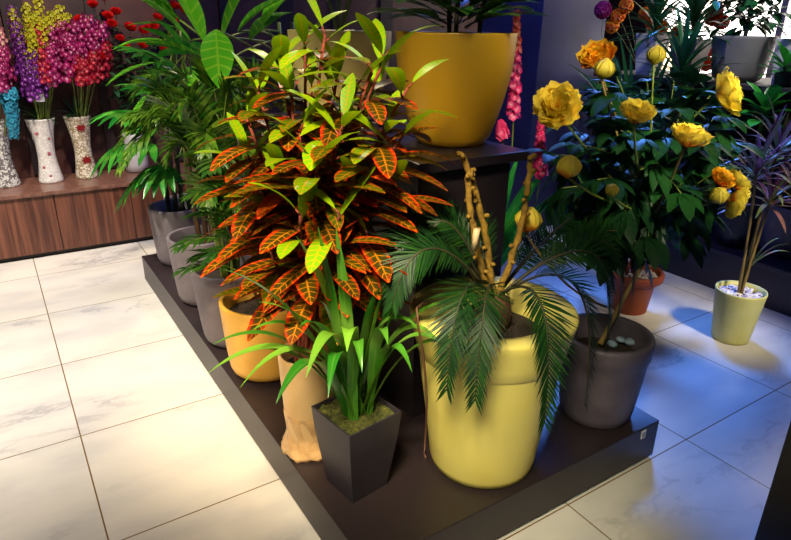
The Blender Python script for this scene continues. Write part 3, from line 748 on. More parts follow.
def peony(mb, p, d, r, rng, layers=4, openness=1.0):
    d, s, u = frame_of(d, V((.2, .1, 1)))
    for k_ in range(layers):
        g = k_ / max(1, layers - 1); n = 5 + 2 * (layers - k_) if layers > 2 else 4
        n = [7, 8, 7, 6, 5, 3][k_] if k_ < 6 else 4
        tilt = (1.25 - 1.05 * g) * openness + .02      # angle from the axis
        L = r * (1.1 - .3 * g) * rng.uniform(.92, 1.08)
        for i in range(n):
            a = 2 * PI * (i + .5 * (k_ % 2)) / n + rng.uniform(-.2, .2); e = s * math.cos(a) + u * math.sin(a)
            tl = tilt + rng.uniform(-.15, .15); pts = []
            for j in range(6):
                q = j / 5; ang_ = tl * (1.25 - .75 * q)
                pts.append((pts[-1] if pts else p + e * r * .04) + (e * math.sin(ang_) + d * math.cos(ang_)) * (L / 5 if j else 0))
            petal_sheet(mb, pts, L * rng.uniform(1.0, 1.3), d, rng, r * .10)
def bud(mb, p, d, r, rng):
    d, s, u = frame_of(d, V((.2, .1, 1)))
    for k_ in range(2):
        for i in range(5):
            a = 2 * PI * (i + .5 * k_) / 5; e = s * math.cos(a) + u * math.sin(a); rr = r * (1 - .15 * k_)
            pts = [p + e * rr * .15 + d * 0, p + e * rr * .85 + d * rr * .5, p + e * rr * .95 + d * rr * 1.1, p + e * rr * .6 + d * rr * 1.7, p + e * rr * .05 + d * rr * 2.0]
            ribbon(mb, pts, rr * 1.5, prof=lambda t_: max(.2, math.sin(PI * (.1 + t_ * .82))), up=e, fold=-.3, rnd=(rng.random(), rng.random()))

# ---- peony tree in the dark grey pot
rng = random.Random(91)
c = (1.695, 1.215, .166)
t = thing('potted_peony', c, 'yellow-flowered peony tree with dark leaves in the dark grey pot at the platform corner', 'potted plant')
mb = MB()
prof = [(.118, 0), (.126, .006), (.133, .04), (.142, .12), (.150, .20), (.155, .255), (.161, .262), (.163, .30), (.1635, .32), (.160, .328), (.140, .328), (.136, .322), (.130, .20)]
lathe(mb, c, prof, 64); mb.build('pot', MT['greydark'], t)
mb = MB(); disc(mb, (c[0], c[1], c[2] + .238), .133, bumps=.01, rng=rng); mb.build('soil', MT['soil'], t)
base = V((c[0] + .0, c[1] + .02, c[2] + .27)); fork = aty(661, 233, 1.36); cen = aty(642, 160, 1.40)
mb = MB(); tube(mb, bez(base, (base + fork) / 2 + V((-.01, 0, .02)), fork, 12), .009, .007, 8, knob=3); mb.build('trunk', MT['tanstem'], t)
fl = [(557, 105, 1.42, 'F', .078, (-.6, -.6, .5)), (597, 57, 1.45, 'O', .064, (-.6, -.3, .7)), (637, 113, 1.10, 'F', .056, (-.1, -.3, 1)), (690, 136, 1.06, 'F', .066, (.1, -.2, 1)), (729, 92, 1.16, 'F', .08, (.4, -.7, .35)),
      (737, 203, 1.04, 'F', .058, (.5, -.6, -.3)), (722, 178, 1.06, 'O', .048, (.1, -.5, .8)), (738, 182, 1.06, 'F', .048, (.6, -.3, .6)), (568, 172, 1.2, 'B', .036, (-.2, -.2, 1)), (527, 226, 1.3, 'B', .042, (.1, -.1, 1)), (655, 60, 1.38, 'B', .033, (.1, 0, 1)),
      (603, 74, 1.38, 'B', .034, (0, -.2, 1)), (611, 192, 1.10, 'B', .02, (-.3, -.4, .6)), (718, 198, 1.05, 'B', .03, (-.4, -.3, .6))]
for i, (u, v, y, k_, r, d) in enumerate(fl):
    p = aty(u, v, y); d = V(d).normalized(); s0 = fork.lerp(cen, rng.uniform(0, .7)) if i != 9 else base + V((0, 0, .15)); p_ = p - d * r * .5
    mb = MB(); tube(mb, bez(s0, (s0 + p_) / 2 - d * .08, p_, 10), .005, .0035, 6); br = mb.build('branch', MT['tanstem'] if i % 2 else MT['greenstem'], t); sub(br, t)
    mb = MB()
    if k_ == 'B': bud(mb, p_, d, r, rng); o = mb.build('bud', MT['pet_bud'] if r < .045 and i not in (8, 9) else MT['pet_yellow'], br)
    else: peony(mb, p_, d, r * 1.06, rng, 6, {2: .72, 3: .78, 4: .9, 5: .95, 7: .8}.get(i, 1.1) if k_ == 'F' else .8); o = mb.build('flower', MT['pet_yellow'] if k_ == 'F' else MT['pet_orange'], br)
def lobed_leaf(mb, p, d, L, rng, mi=0, tone=(0, 1)):
    d, s, u = frame_of(d)
    rn = (rng.uniform(*tone), rng.random())
    for a, l in ((0, 1), (.65, .8), (-.65, .8), (1.25, .5), (-1.25, .5))[:rng.choice((3, 3, 5))]:
        leaf(mb, p, d * math.cos(a) + s * math.sin(a), L * l, L * .38 * l, .7, 6, up=u, fold=.2, rnd=(rn[0], rn[1]), prof=P_ELL, mi=mi)
for b in range(50):
    a = b * 2.4; e = math.asin(1 - 2 * (b + .5) / 50) * .92; dr = az(a, e)
    tip = cen + V((dr.x * .36, dr.y * .27, dr.z * .34 - .01)) * 1.0; s0 = fork.lerp(cen, rng.uniform(.1, .9))
    mb = MB(); pth = bez(s0, (s0 + tip) / 2 + V((0, 0, .05)), tip, 8); tube(mb, pth, .0035, .002, 5, mi=1)
    for j in range(5):
        q = .45 + .55 * j / 4; x_ = q * 7; k_ = min(int(x_), 6); p = pth[k_].lerp(pth[k_ + 1], x_ - k_)
        lobed_leaf(mb, p, (dr * .8 + V((rng.uniform(-1, 1), rng.uniform(-1, 1), rng.uniform(-.9, .3)))), rng.uniform(.11, .165), rng)
    mb.build('leafy_branch', [MT['peony'], MT['greenstem']], t)
stp = [(612, 343, .020), (621, 339, .018), (631, 341, .023)]
for i, (u, v, r) in enumerate(stp):
    mb = MB(); p = atz(u, v, c[2] + .238 + .024); pebble(mb, (p.x, p.y, c[2] + .238 + .022), r, rng)
    tag(mb.build('stone', MT['stone']), 'blue-grey round stone lying in the dark grey pot under the peony', 'stone', 'blue-grey stones in the dark pot')

# ---- foxgloves behind the plinth
rng = random.Random(95)
c = (1.72, 1.92, .166)
t = thing('potted_foxglove', c, 'pink and coral flower spikes rising beside the plinth behind the cycas', 'potted plant')
round_pot(t, c, .08, .105, .26, MT['greydark'])
b = V((c[0], c[1], .38))
for (pts, f1, f2, st_) in (([(512, 150, 1.9), (514, 100, 1.88), (516, 50, 1.86), (517, 12, 1.85)], 'pet_pink', 'pet_coral', .42), ([(530, 230, 1.85), (540, 180, 1.8), (540, 150, 1.78), (541, 122, 1.77)], 'pet_pink', None, .55), ([(505, 190, 1.9), (503, 150, 1.9), (502, 132, 1.9), (501, 122, 1.9)], 'pet_pink', None, .7)):
    w_ = [b] + [aty(*q) for q in pts]; pp = []
    for i in range(len(w_) - 1):
        for j in range(4): pp.append(w_[i].lerp(w_[i + 1], j / 4))
    pp.append(w_[-1])
    spike(t, pp, f1, rng, 80, .021, .012, st_, spread=.02, fm2=f2, name='flower_spike')
for (u, v, y) in ((520, 152, 1.85), (536, 170, 1.75), (548, 165, 1.8), (508, 175, 1.85), (562, 190, 1.7)):
    tip = aty(u, v, y); mb = MB(); ribbon(mb, bez(b, (b + tip) / 2 + V((0, 0, .12)), tip, 12), .05, prof=P_LAN, fold=.3, up=V((-.5, -.6, .4)), rnd=(rng.random(), rng.random())); mb.build('leaf', MT['green'], t)

# ---- terracotta pot on the floor
rng = random.Random(96)
c = (2.87, 1.94, 0)
t = thing('potted_shrub', c, 'leafy shrub with a reddish trunk in the terracotta pot on the floor behind the peony', 'potted plant')
mb = MB(); lathe(mb, c, [(.088, 0), (.096, .006), (.118, .19), (.121, .192), (.146, .195), (.153, .2), (.156, .235), (.15, .243), (.136, .243), (.13, .235), (.12, .17)], 56); mb.build('pot', MT['terra'], t)
mb = MB(); disc(mb, (c[0], c[1], .2), .126, bumps=.01, rng=rng); mb.build('soil', MT['soil'], t)
gravel(t, (c[0], c[1], .212), .112, 90, .013, MT['pebble'], rng)
b = V((c[0], c[1], .2)); top = aty(628, 215, 1.98)
for q in ((0, 0), (.03, .02), (-.02, .03)):
    mb = MB(); tube(mb, bez(b + V((q[0], q[1], 0)), (b + top) / 2 + V((q[0], q[1], 0)), top + V((q[0] * 3, q[1] * 3, .05)), 10), .016, .010, 8); mb.build('trunk', MT['redbark'], t)
for k_ in range(26):
    a = k_ * 2.4; e = rng.uniform(-.5, 1.2); tip = top + az(a, e) * rng.uniform(.15, .36); mb = MB(); pth = bez(top, (top + tip) / 2 + V((0, 0, .05)), tip, 6); tube(mb, pth, .004, .002, 5, mi=1)
    for j in range(4): lobed_leaf(mb, pth[2 + j], az(a + rng.uniform(-1, 1), rng.uniform(-.8, .4)), rng.uniform(.11, .16), rng)
    mb.build('leafy_branch', [MT['peony'], MT['redbark']], t)

# ---- lime pot on the floor
def cane_crown(root, base, tops, rng, m, n, L, W, r=.007, sm='tanstem', droop=1.0):
    for tp in tops:
        pth = bez(base + V((rng.uniform(-.01, .01), rng.uniform(-.01, .01), 0)), (base + tp) / 2 + V((0, 0, .05)), tp, 12); mb = MB(); tube(mb, pth, r, r * .7, 7, knob=2); mb.build('stem', MT[sm], root)
        mb = MB(); a = rng.uniform(0, 6)
        for i in range(n):
            a += 2.4; e = .15 + 1.2 * i / n; leaf(mb, tp - V((0, 0, .06 * (1 - i / n))), az(a, e), L * rng.uniform(.7, 1.1), W, droop * rng.uniform(.6, 1.3), 9, fold=.3, prof=P_STRAP, rnd=(rng.random(), rng.random()))
        mb.build('leaf_crown', MT[m], root)
rng = random.Random(97)
c = (3.03, 1.432, 0)
t = thing('potted_dracaena', c, 'thin-stemmed dracaena with purple-green leaves in the pale lime pot on the floor', 'potted plant')
mb = MB()
pf = [(.082, 0), (.088, .004)] + [(.089 + .030 * i / 12 + (.0012 if i % 3 == 0 else 0), .004 + .27 * i / 12) for i in range(1, 13)] + [(.119, .279), (.111, .279), (.109, .24)]
lathe(mb, c, pf, 56); mb.build('pot', MT['lime'], t)
mb = MB(); disc(mb, (c[0], c[1], .24), .11, bumps=.008, rng=rng); mb.build('soil', MT['soil'], t)
gravel(t, (c[0], c[1], .252), .1, 150, .011, MT['pebmix'], rng)
b = V((c[0], c[1], .24))
cane_crown(t, b, [aty(757, 170, 1.42), aty(772, 196, 1.4), aty(778, 150, 1.45)], rng, 'purple', 26, .3, .02)
for (u, v, y) in ((790, 244, 1.25), (789, 252, 1.3), (780, 238, 1.35)):
    tip = aty(u, v, y); s0 = b + V((.01, 0, .14)); mb = MB(); ribbon(mb, bez(s0, (s0 + tip) / 2 + V((0, 0, .08)), tip, 10), .02, prof=P_STRAP, fold=.3, rnd=(.9, .6)); mb.build('leaf', MT['purple'], t)

# ---- right side, on the low plinth
rng = random.Random(98)
c = (3.86, 1.64, .26)
t = thing('potted_cordyline', c, 'purple cordyline in the dark round pot on the low navy plinth', 'potted plant')
round_pot(t, c, .15, .2, .30, MT['greydark'])
cane_crown(t, V((c[0], c[1], .5)), [V((3.84, 1.62, .80)), V((3.8, 1.78, .86)), V((3.92, 1.52, .9))], rng, 'purple', 30, .36, .02, .012)
c = (atx(763, 118, 3.74).x, atx(763, 118, 3.74).y, .26)
t = thing('potted_rosette', c, 'bright green broad-leaved rosette below the big grey pot by the window', 'potted plant')
round_pot(t, c, .11, .14, .55, MT['lowdark'])
b = V((c[0], c[1], .78)); top = V((c[0], c[1], atx(763, 106, 3.74).z))
mb = MB(); tube(mb, [b, top], .015, .012, 8); mb.build('stem', MT['greenstem'], t)
for i in range(22):
    mb = MB(); leaf(mb, top - V((0, 0, .1 * (1 - i / 22))), az(i * 2.4, .1 + 1.1 * i / 22), rng.uniform(.14, .2), .075, .7, 8, rnd=(rng.random(), rng.random()), prof=P_OBO); mb.build('leaf', MT['green'], t)
c = (3.885, atx(786, 62, 3.87).y, 1.195)
t = thing('potted_schefflera', c, 'small teal-leaved plant in a dark pot right in front of the square white planter', 'potted plant')
round_pot(t, c, .04, .05, .08, MT['lowdark'], lip=.008)
b = V((c[0], c[1], c[2] + .06)); top = atx(786, 62, 3.87)
mb = MB(); tube(mb, bez(b, (b + top) / 2, top, 8), .012, .01, 8); mb.build('stem', MT['darkstem'], t)
for i in range(20):
    mb = MB(); leaf(mb, top - V((0, 0, .08 * (1 - i / 20))), az(i * 2.4, .2 + 1.0 * i / 20), rng.uniform(.12, .17), .05, .6, 8, rnd=(rng.random() * .5, rng.random()), prof=P_OBO); mb.build('leaf', MT['green'], t)

# ---- planters on the raised shelf
SZ = 1.195
def yuccas(root, b, rng, n, L, W, m='yucca', droop=.8, lift=0):
    for i in range(n):
        mb = MB(); leaf(mb, b + V((0, 0, lift * i / n)), az(i * 2.4, .1 + 1.3 * i / n), L * rng.uniform(.75, 1.1), W, droop * rng.uniform(.5, 1.3), 9, fold=.35, prof=P_STRAP, rnd=(rng.random(), rng.random())); mb.build('leaf', MT[m], root)
rng = random.Random(101)
c = (4.02, 2.24, SZ)
t = thing('potted_tree', c, 'small-leaved tree with a pale trunk in the big round grey pot by the window', 'potted plant', 'planters on the raised shelf')
round_pot(t, c, .13, .185, .265, MT['greypot'], lip=.015)
b = V((c[0], c[1], SZ + .2)); mb = MB(); tube(mb, [b, b + V((0, 0, .7))], .014, .01, 8); mb.build('trunk', MT['whitepot'], t)
for i in range(56):
    a = i * 2.4; p = b + V((0, 0, .08 + .55 * i / 56)); d = az(a, rng.uniform(-.1, .7)); tip = p + d * rng.uniform(.15, .3); mb = MB(); pth = bez(p, (p + tip) / 2 + V((0, 0, .03)), tip, 6); tube(mb, pth, .003, .002, 5, mi=1)
    for j in range(7): leaf(mb, pth[1 + j % 5], az(a + rng.uniform(-1.4, 1.4), rng.uniform(-.5, .7)), rng.uniform(.09, .13), .045, .5, 6, rnd=(rng.random() * .4, rng.random()))
    mb.build('leafy_branch', [MT['yucca'], MT['darkstem']], t)
def square_planter(root, c, hb, ht, h, m):
    mb = MB(); vs = []; fs = [(3, 2, 1, 0)]
    R_ = [(hb, 0), (ht, h), (ht - .012, h), (ht - .016, h - .05)]
    for s_, z in R_: vs += [(c[0] + sx * s_, c[1] + sy * s_, c[2] + z) for sx, sy in ((-1, -1), (1, -1), (1, 1), (-1, 1))]
    for i in range(len(R_) - 1):
        for j in range(4): fs.append((i * 4 + j, i * 4 + (j + 1) % 4, (i + 1) * 4 + (j + 1) % 4, (i + 1) * 4 + j))
    mb.add(vs, fs); mb.build('pot', m, root, False, .002)
    mb = MB(); box(mb, (c[0] - ht + .014, c[1] - ht + .014, c[2] + h - .07), (c[0] + ht - .014, c[1] + ht - .014, c[2] + h - .04)); mb.build('soil', MT['soil'], root, False)
c = (4.12, 1.875, SZ)
t = thing('potted_shrub', c, 'yellow-green shrub in the square white planter at the upper right edge', 'potted plant', 'planters on the raised shelf')
square_planter(t, c, .13, .15, .26, MT['whitepot'])
b = V((c[0], c[1], SZ + .2))
for i in range(26):
    a = i * 2.4; tip = b + az(a, rng.uniform(.2, 1.4)) * rng.uniform(.15, .38); mb = MB(); pth = bez(b, (b + tip) / 2 + V((0, 0, .05)), tip, 6); tube(mb, pth, .003, .002, 5, mi=1)
    for j in range(8): leaf(mb, pth[1 + j % 5], az(a + rng.uniform(-1.4, 1.4), rng.uniform(-.3, .9)), rng.uniform(.04, .07), .02, .4, 5, rnd=(rng.random(), rng.random()))
    mb.build('leafy_branch', [MT['olive'], MT['darkstem']], t)
c = (4.0, 2.58, SZ)
t = thing('potted_yucca', c, 'spiky dark green yucca in the small tapered pot beside the big grey pot', 'potted plant', 'planters on the raised shelf')
square_planter(t, c, .055, .1, .24, MT['greypot'])
b = V((c[0], c[1], SZ + .2)); mb = MB(); tube(mb, [b, b + V((0, 0, .15))], .02, .016, 8); mb.build('trunk', MT['bark'], t)
yuccas(t, b + V((0, 0, .02)), rng, 72, .42, .036, lift=.26)
c = (3.98, 2.86, SZ)
t = thing('potted_yucca', c, 'spiky green plant in the small white planter nearest the column', 'potted plant', 'planters on the raised shelf')
square_planter(t, c, .06, .085, .27, MT['whitepot'])
b = V((c[0], c[1], SZ + .22)); yuccas(t, b, rng, 44, .38, .03, lift=.16)
# a lower spiky plant standing before the shelf
c = (3.77, 2.40, .26)
t = thing('potted_yucca', c, 'spiky dark yucca in front of the raised shelf behind the peony', 'potted plant')
round_pot(t, c, .1, .13, .5, MT['lowdark'])
b = V((c[0], c[1], .7)); top = V((3.73, 2.44, 1.2)); mb = MB(); tube(mb, [b, top], .016, .012, 8); mb.build('trunk', MT['bark'], t); yuccas(t, top - V((0, 0, .12)), rng, 50, .38, .03, lift=.22)
c = (3.71, 2.70, .26)
t = thing('potted_grass', c, 'tall grassy green clump standing next to the column', 'potted plant')
round_pot(t, c, .1, .13, .5, MT['lowdark'])
b = V((c[0], c[1], .7))
for i in range(40):
    a = i * 2.4; L = rng.uniform(.58, .8); mb = MB(); leaf(mb, b + az(a) * .03, az(a, rng.uniform(1.0, 1.45)), L, .026, rng.uniform(.5, 1.2), 12, fold=.3, prof=P_STRAP, up=V((-.6, -.6, .5)), rnd=(rng.random(), rng.random())); mb.build('leaf', MT['yucca'], t)
# orange flowers and a purple one among the shelf plants
def bunch(name, base, pts, fm, rng, label, group, r=.03, nf=26):
    for p in pts:
        o = thing(name, base, label, 'flower', group); mb = MB(); tube(mb, bez(V(base), (V(base) + p) / 2 + V((0, 0, .05)), p, 8), .003, .002, 5); mb.build('stem', MT['greenstem'], o)
        mb = MB()
        for i in range(nf):
            d = az(i * 2.4, math.asin(1 - 2 * (i + .5) / nf)); floret(mb, p + d * r * .8, d, r * .6, rng)
        mb.build('blossom', MT[fm], o)
bunch('flower_stem', (4.15, 2.72, SZ), [atx(u, v, 4.12) for u, v in ((652, 22), (662, 27), (678, 32), (645, 14))], 'pet_orange', rng, 'amber flower head behind the small white planter on the shelf', 'amber flowers on the raised shelf', .045)
bunch('flower_stem', (4.22, 2.45, SZ), [atx(u, v, 4.15) for u, v in ((712, 18), (722, 22), (716, 10), (706, 50), (707, 64))], 'pet_flame', rng, 'orange-red flower head between the yucca and the big grey pot', 'orange-red flowers on the raised shelf', .045)
bunch('flower_stem', (3.85, 3.1, .26), [atx(603, 10, 3.7)], 'pet_magenta', rng, 'single purple flower head on a tall stem beside the column', None, .055, 50)
bunch('flower_stem', (4.1, 3.02, SZ), [atx(u, v, 4.1) for u, v in ((618, 16), (626, 6), (612, 26))], 'pet_orange', rng, 'amber flower head beside the column under the purple flower', 'amber flowers beside the column', .05)

# ------------------------------------------------------------------ vases and bouquets on the bench
def vase(name, c, label, m, r=(.088, .056, .078), h=.43, rosettes=(), rm=None):
    t = thing(name, c, label, 'vase', 'mosaic vases on the bench')
    prof = [(r[2] * .96, 0), (r[2], .006), (r[2], .016)]
    for i in range(1, 18):
        q = i / 17
        if q < .45: g = q / .45; rr = r[2] + (r[1] - r[2]) * (math.sin((g) * PI / 2))
        else: g = (q - .45) / .55; rr = r[1] + (r[0] - r[1]) * (1 - math.cos(g * PI / 2))
        prof.append((rr, .016 + q * (h - .03)))
    prof += [(r[0] + .004, h - .008), (r[0] + .004, h), (r[0] - .006, h), (r[0] - .012, h - .06), (.02, h - .2)]
    mb = MB(); lathe(mb, c, prof, 48); mb.build('body', m, t)
    for (a, z, s) in rosettes:
        q = z / h; rr = (r[2] + (r[1] - r[2]) * math.sin(min(1, q / .45) * PI / 2)) if q < .45 else r[1] + (r[0] - r[1]) * (1 - math.cos((q - .45) / .55 * PI / 2))
        d = az(a); p = V(c) + d * (rr + .001) + V((0, 0, z)); tg = V((-d.y, d.x, 0)); mb = MB()
        for i in range(8):
            e = tg * math.cos(i * PI / 4) + V((0, 0, 1)) * math.sin(i * PI / 4); f_ = tg * -math.sin(i * PI / 4) + V((0, 0, 1)) * math.cos(i * PI / 4)
            mb.add([p + d * .003, p + e * s * .5 + f_ * s * .24 + d * .004, p + e * s + d * .001, p + e * s * .5 - f_ * s * .24 + d * .004], [(0, 1, 2, 3)])
        mb.build('rosette', rm, t, False)
    return t
af = -PI / 2 - .05
vase('vase', (.01, 4.81, .45), 'black and white mosaic vase at the left edge of the bench', MT['mosd'])
vase('vase', (.27, 4.81, .45), 'white mosaic vase with small pink rosettes', MT['mosw'], rosettes=((af - .5, .34, .016), (af + .3, .2, .016), (af - .5, .11, .014), (af + .5, .3, .012), (af, .05, .012)), rm=MT['rosettep'])
vase('vase', (.50, 4.83, .45), 'silvery mosaic vase with dark red star flowers', MT['mosg'], r=(.086, .056, .076), rosettes=((af + .1, .36, .036), (af + .15, .13, .036)), rm=MT['rosette'])
c = (.845, 4.85, .45)
t = thing('vase', c, 'plain white vase on the bench half hidden by palm leaves', 'vase', 'mosaic vases on the bench')
mb = MB(); lathe(mb, c, [(.06, 0), (.075, .01), (.085, .06), (.08, .16), (.06, .24), (.07, .28), (.062, .28), (.052, .24), (.05, .15)], 40); mb.build('body', MT['whitepot'], t)

def flower_spray(base, tip, fm, rng, label, group, n=60, r0=.03, r1=.014, start=.45, spread=.05, bend=None):
    n = int(n * 1.5); r0 *= .68; r1 *= .68; spread *= 1.2; tip = tip + V((0, 0, .07)); start = min(.72, start + .1)
    t = thing('flower_stem', base, label, 'flower', group); b = V(base); m_ = (b + tip) / 2 + V((0, 0, .08)) + (bend or V((0, 0, 0)))
    spike(t, bez(b, m_, tip, 18), fm, rng, n, r0, r1, start, spread=spread)
def leaf_tuft(root, b, n, L, W, rng, m, e=(.7, 1.4)):
    mb = MB()
    for i in range(n): leaf(mb, b, az(i * 2.4, rng.uniform(*e)), L * rng.uniform(.7, 1.1), W, rng.uniform(.4, 1.2), 8, prof=P_LAN, rnd=(rng.random(), rng.random()))
    return mb.build('foliage', MT[m], root)
rng = random.Random(111)
vb = (.27, 4.81, .68)
for (u, v, y) in ((24, 62, 4.6), (30, 78, 4.55), (18, 42, 4.62), (14, 26, 4.7), (36, 70, 4.56)): flower_spray(vb, aty(u, v, y) + V((0, 0, .05)), 'pet_purple', rng, 'purple flower spray in the white vase with pink rosettes', 'purple sprays in the white vase')
for (u, v, y) in ((28, 16, 4.75), (36, 26, 4.6), (62, 18, 4.75), (46, 30, 4.6), (14, 22, 4.7), (70, 26, 4.7), (40, 8, 4.8), (54, 24, 4.65), (32, 40, 4.56)): flower_spray(vb, aty(u, v, y), 'pet_lemon', rng, 'lemon yellow flower spray standing up from the white vase', 'yellow sprays in the white vase', 64, .028, .018, .45, .045)
for (u, v, y) in ((54, 48, 4.65), (62, 56, 4.65), (66, 42, 4.7), (56, 66, 4.6)): flower_spray(vb, aty(u, v, y) + V((0, 0, .06)), 'pet_magenta', rng, 'magenta flower spray in the white vase with pink rosettes', 'magenta sprays in the white vase', 70, .034, .022, .5, .07)
for (u, v, y) in ((47, 72, 4.6), (40, 46, 4.62)): flower_spray(vb, aty(u, v, y) + V((0, 0, .05)), 'pet_crimson', rng, 'crimson flower spray in the white vase with pink rosettes', 'crimson sprays in the white vase', 50, .03, .02, .6, .06)
p = aty(39, 97, 4.7); mb = MB(); box(mb, (p.x - .025, 4.69, p.z - .03), (p.x + .03, 4.692, p.z + .035)); tag(mb.build('price_tag', MT['paper'], None, False), 'white paper tag on the stems above the white rosette vase', 'tag')
vb = (.50, 4.83, .68)
for (u, v, y) in ((78, 44, 4.62), (92, 38, 4.62), (100, 52, 4.6), (84, 62, 4.58), (70, 54, 4.6), (106, 44, 4.66)): flower_spray(vb, aty(u, v, y) + V((0, 0, .06)), 'pet_magenta', rng, 'magenta flower spray in the silvery vase with red stars', 'magenta sprays in the silvery vase', 70, .034, .024, .5, .075)
for (u, v, y) in ((98, 70, 4.56), (110, 62, 4.6), (86, 74, 4.56)): flower_spray(vb, aty(u, v, y) + V((0, 0, .04)), 'pet_crimson', rng, 'crimson flower spray low in the silvery vase with red stars', 'crimson sprays in the silvery vase', 55, .032, .022, .6, .06)
o = thing('greenery', (.5, 4.83, .86), 'thin green foliage in the silvery vase under the magenta flowers', 'greenery'); leaf_tuft(o, V((.5, 4.83, .86)), 34, .20, .02, rng, 'rosefol', (.4, 1.4))
o = thing('greenery', (.27, 4.81, .86), 'thin green foliage in the white rosette vase under the flowers', 'greenery'); leaf_tuft(o, V((.27, 4.81, .86)), 26, .22, .018, rng, 'bamboo', (.5, 1.4))
vb = (.01, 4.81, .68)
for (u, v, y) in ((2, 46, 4.7), (6, 62, 4.65), (-4, 30, 4.75), (3, 78, 4.62), (-10, 60, 4.65)): flower_spray(vb, aty(u, v, y) + V((0, 0, .03)), 'pet_blush' if v < 50 else 'pet_magenta', rng, 'blush flower spray in the black and white vase' if v < 50 else 'pink flower spray in the black and white vase', 'blush sprays in the black and white vase' if v < 50 else 'pink sprays in the black and white vase', 60, .032, .02, .55, .06)
t = thing('flower_stem', (.01, 4.81, .68), 'teal flower hanging over the rim of the black and white vase', 'flower')
q0 = V((.03, 4.78, .7)); q = [q0, aty(8, 92, 4.68), aty(10, 100, 4.66), aty(12, 118, 4.65), aty(14, 138, 4.64)]
pp = [q[i].lerp(q[i + 1], j / 4) for i in range(4) for j in range(4)] + [q[-1]]
spike(t, pp, 'pet_teal', rng, 110, .02, .015, .25, spread=.05)
# red roses
vb = (.845, 4.85, .66)
for i, (u, v, y) in enumerate(((80, 22, 4.7), (108, 18, 4.75), (112, 26, 4.7), (120, 40, 4.68), (93, 7, 4.8), (104, 0, 4.85), (126, 50, 4.7), (148, 30, 4.75), (154, 28, 4.7), (143, 33, 4.75), (157, 20, 4.8), (172, 22, 4.75), (174, 8, 4.85), (184, 13, 4.8), (163, 51, 4.7), (142, 47, 4.75), (166, 10, 4.85), (100, 58, 4.6), (130, 30, 4.78), (116, 14, 4.8))):
    p = aty(u, v, y); t = thing('rose', vb, 'red rose on a leafy stem above the half-hidden white vase', 'flower', 'red roses over the bench')
    mb = MB(); pth = bez(V(vb), (V(vb) + p) / 2 + V((0, 0, .12)), p, 10); tube(mb, pth, .003, .002, 5); mb.build('stem', MT['darkstem'], t)
    mb = MB(); d = (p - V(vb)).normalized() + V((0, -.8, .2)); peony(mb, p, d, rng.uniform(.035, .05), rng, 4, .75); mb.build('blossom', MT['pet_red'], t)
    mb = MB()
    for j in range(14): leaf(mb, pth[3 + j % 6], az(j * 2.4, rng.uniform(-.2, .7)), rng.uniform(.06, .1), .034, .6, 6, rnd=(rng.random(), rng.random()))
    mb.build('foliage', MT['rosefol'], t)

# ------------------------------------------------------------------ light
def spot(name, loc, target, power, colr, size=60, blend=.6, r=.06):
    l = bpy.data.lights.new(name, 'SPOT'); l.energy = power; l.color = colr; l.spot_size = math.radians(size); l.spot_blend = blend; l.shadow_soft_size = r
    o = bpy.data.objects.new(name, l); col.objects.link(o); o.location = loc; o.rotation_euler = (V(target) - V(loc)).to_track_quat('-Z', 'Y').to_euler(); return o
def area(name, loc, target, power, colr, sx, sy):
    l = bpy.data.lights.new(name, 'AREA'); l.energy = power; l.color = colr; l.shape = 'RECTANGLE'; l.size = sx; l.size_y = sy
    o = bpy.data.objects.new(name, l); col.objects.link(o); o.location = loc; o.rotation_euler = (V(target) - V(loc)).to_track_quat('-Z', 'Y').to_euler(); return o
WARM = (1, .80, .52)
spot('ceiling_or_fill_spot', (-.7, 2.9, 2.75), (-.3, 3.6, 0), 540, (1, .92, .80), 84, .9)
spot('ceiling_or_fill_spot', (-1.1, .9, 1.95), (.72, 1.95, .36), 190, (1, .82, .54), 30, .9, .12)
spot('ceiling_or_fill_spot', (-.9, 1.5, 2.7), (.75, 2.85, 1.1), 220, (1, .92, .70), 36, .8, .08)  # added fill to brighten the palms
spot('ceiling_or_fill_spot', (-.1, .4, 2.75), (.78, 1.75, .85), 500, (1, .82, .54), 38, .7, .15)
spot('ceiling_or_fill_spot', (1.7, 3.4, 2.75), (.1, 1.9, 0), 70, (1, .82, .56), 66, .6, .03)
spot('ceiling_or_fill_spot', (.6, 3.2, 2.75), (.35, 4.85, .9), 190, (1, .86, .72), 66, .7)
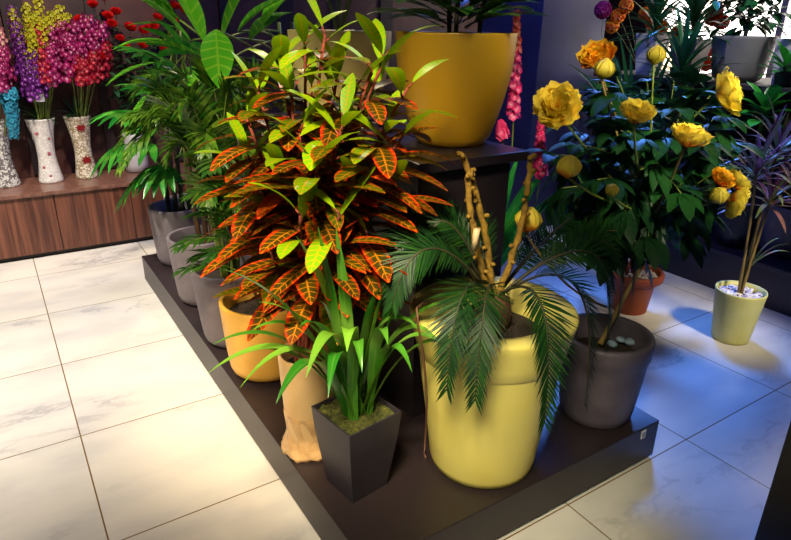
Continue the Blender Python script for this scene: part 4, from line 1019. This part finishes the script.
spot('ceiling_or_fill_spot', (-.3, .0, 2.4), (1.12, 1.2, .35), 330, (1, .92, .60), 28, .9, .3)  # soft frontal fill, put in for the big yellow pot
spot('blue_spot', (3.96, 2.9, 2.65), (2.4, 1.15, 0), 620, (.10, .28, 1), 50, .5, .3)
spot('ceiling_or_fill_spot', (1.3, -.5, 2.5), (2.0, 1.4, 1.1), 620, (1, .90, .62), 20, .8, .25)  # unseen warm fill from the camera side for the peony front
spot('ceiling_or_fill_spot', (2.5, -.2, 2.2), (3.04, 1.5, .2), 320, (1, .88, .62), 19, .9, .15)  # unseen narrow fill, shaped to brighten the lime pot
spot('blue_spot', (3.75, 2.0, 2.7), (3.66, 3.3, 1.2), 26, (.10, .16, 1), 60, .8, .2)  # added blue wash that tints the column face
spot('ceiling_or_fill_spot', (.8, .1, 2.6), (1.74, 1.87, 1.15), 190, (1, .86, .70), 15, .8, .1)  # narrow fill beam added for the foxglove spikes
spot('ceiling_or_fill_spot', (.7, .5, 2.75), (1.38, 1.75, 1.55), 70, (.95, 1, .85), 18, .8, .1)  # small added fill for the dim ficus leaves above the bowl
spot('ceiling_or_fill_spot', (-.5, .5, 2.75), (.0, 1.35, 0), 140, (1, .87, .68), 66, .9, .1)  # extra fill put in to lift the near left floor
spot('shelf_fill_spot', (3.2, 1.6, 2.7), (3.9, 2.4, 1.3), 110, (.9, .95, .9), 60, .8, .1)  # fill added so the shelf plants do not go black
area('blue_fill_panel', (2.4, 2.9, 2.72), (2.4, 2.8, 0), 22, (.12, .22, 1), .6, .6)  # added blue fill for the column and plinth tops, no real panel
w = bpy.data.worlds.new('world'); sc.world = w; w.use_nodes = True
w.node_tree.nodes['Background'].inputs[0].default_value = (.26, .27, .60, 1); w.node_tree.nodes['Background'].inputs[1].default_value = .06

for r_ in ROOTS:
    if '_o' in r_: del r_['_o']
sc.view_settings.view_transform = 'Standard'; sc.view_settings.look = 'None'; sc.view_settings.gamma = 1; sc.view_settings.exposure = 0
sc.view_settings.use_curve_mapping = False
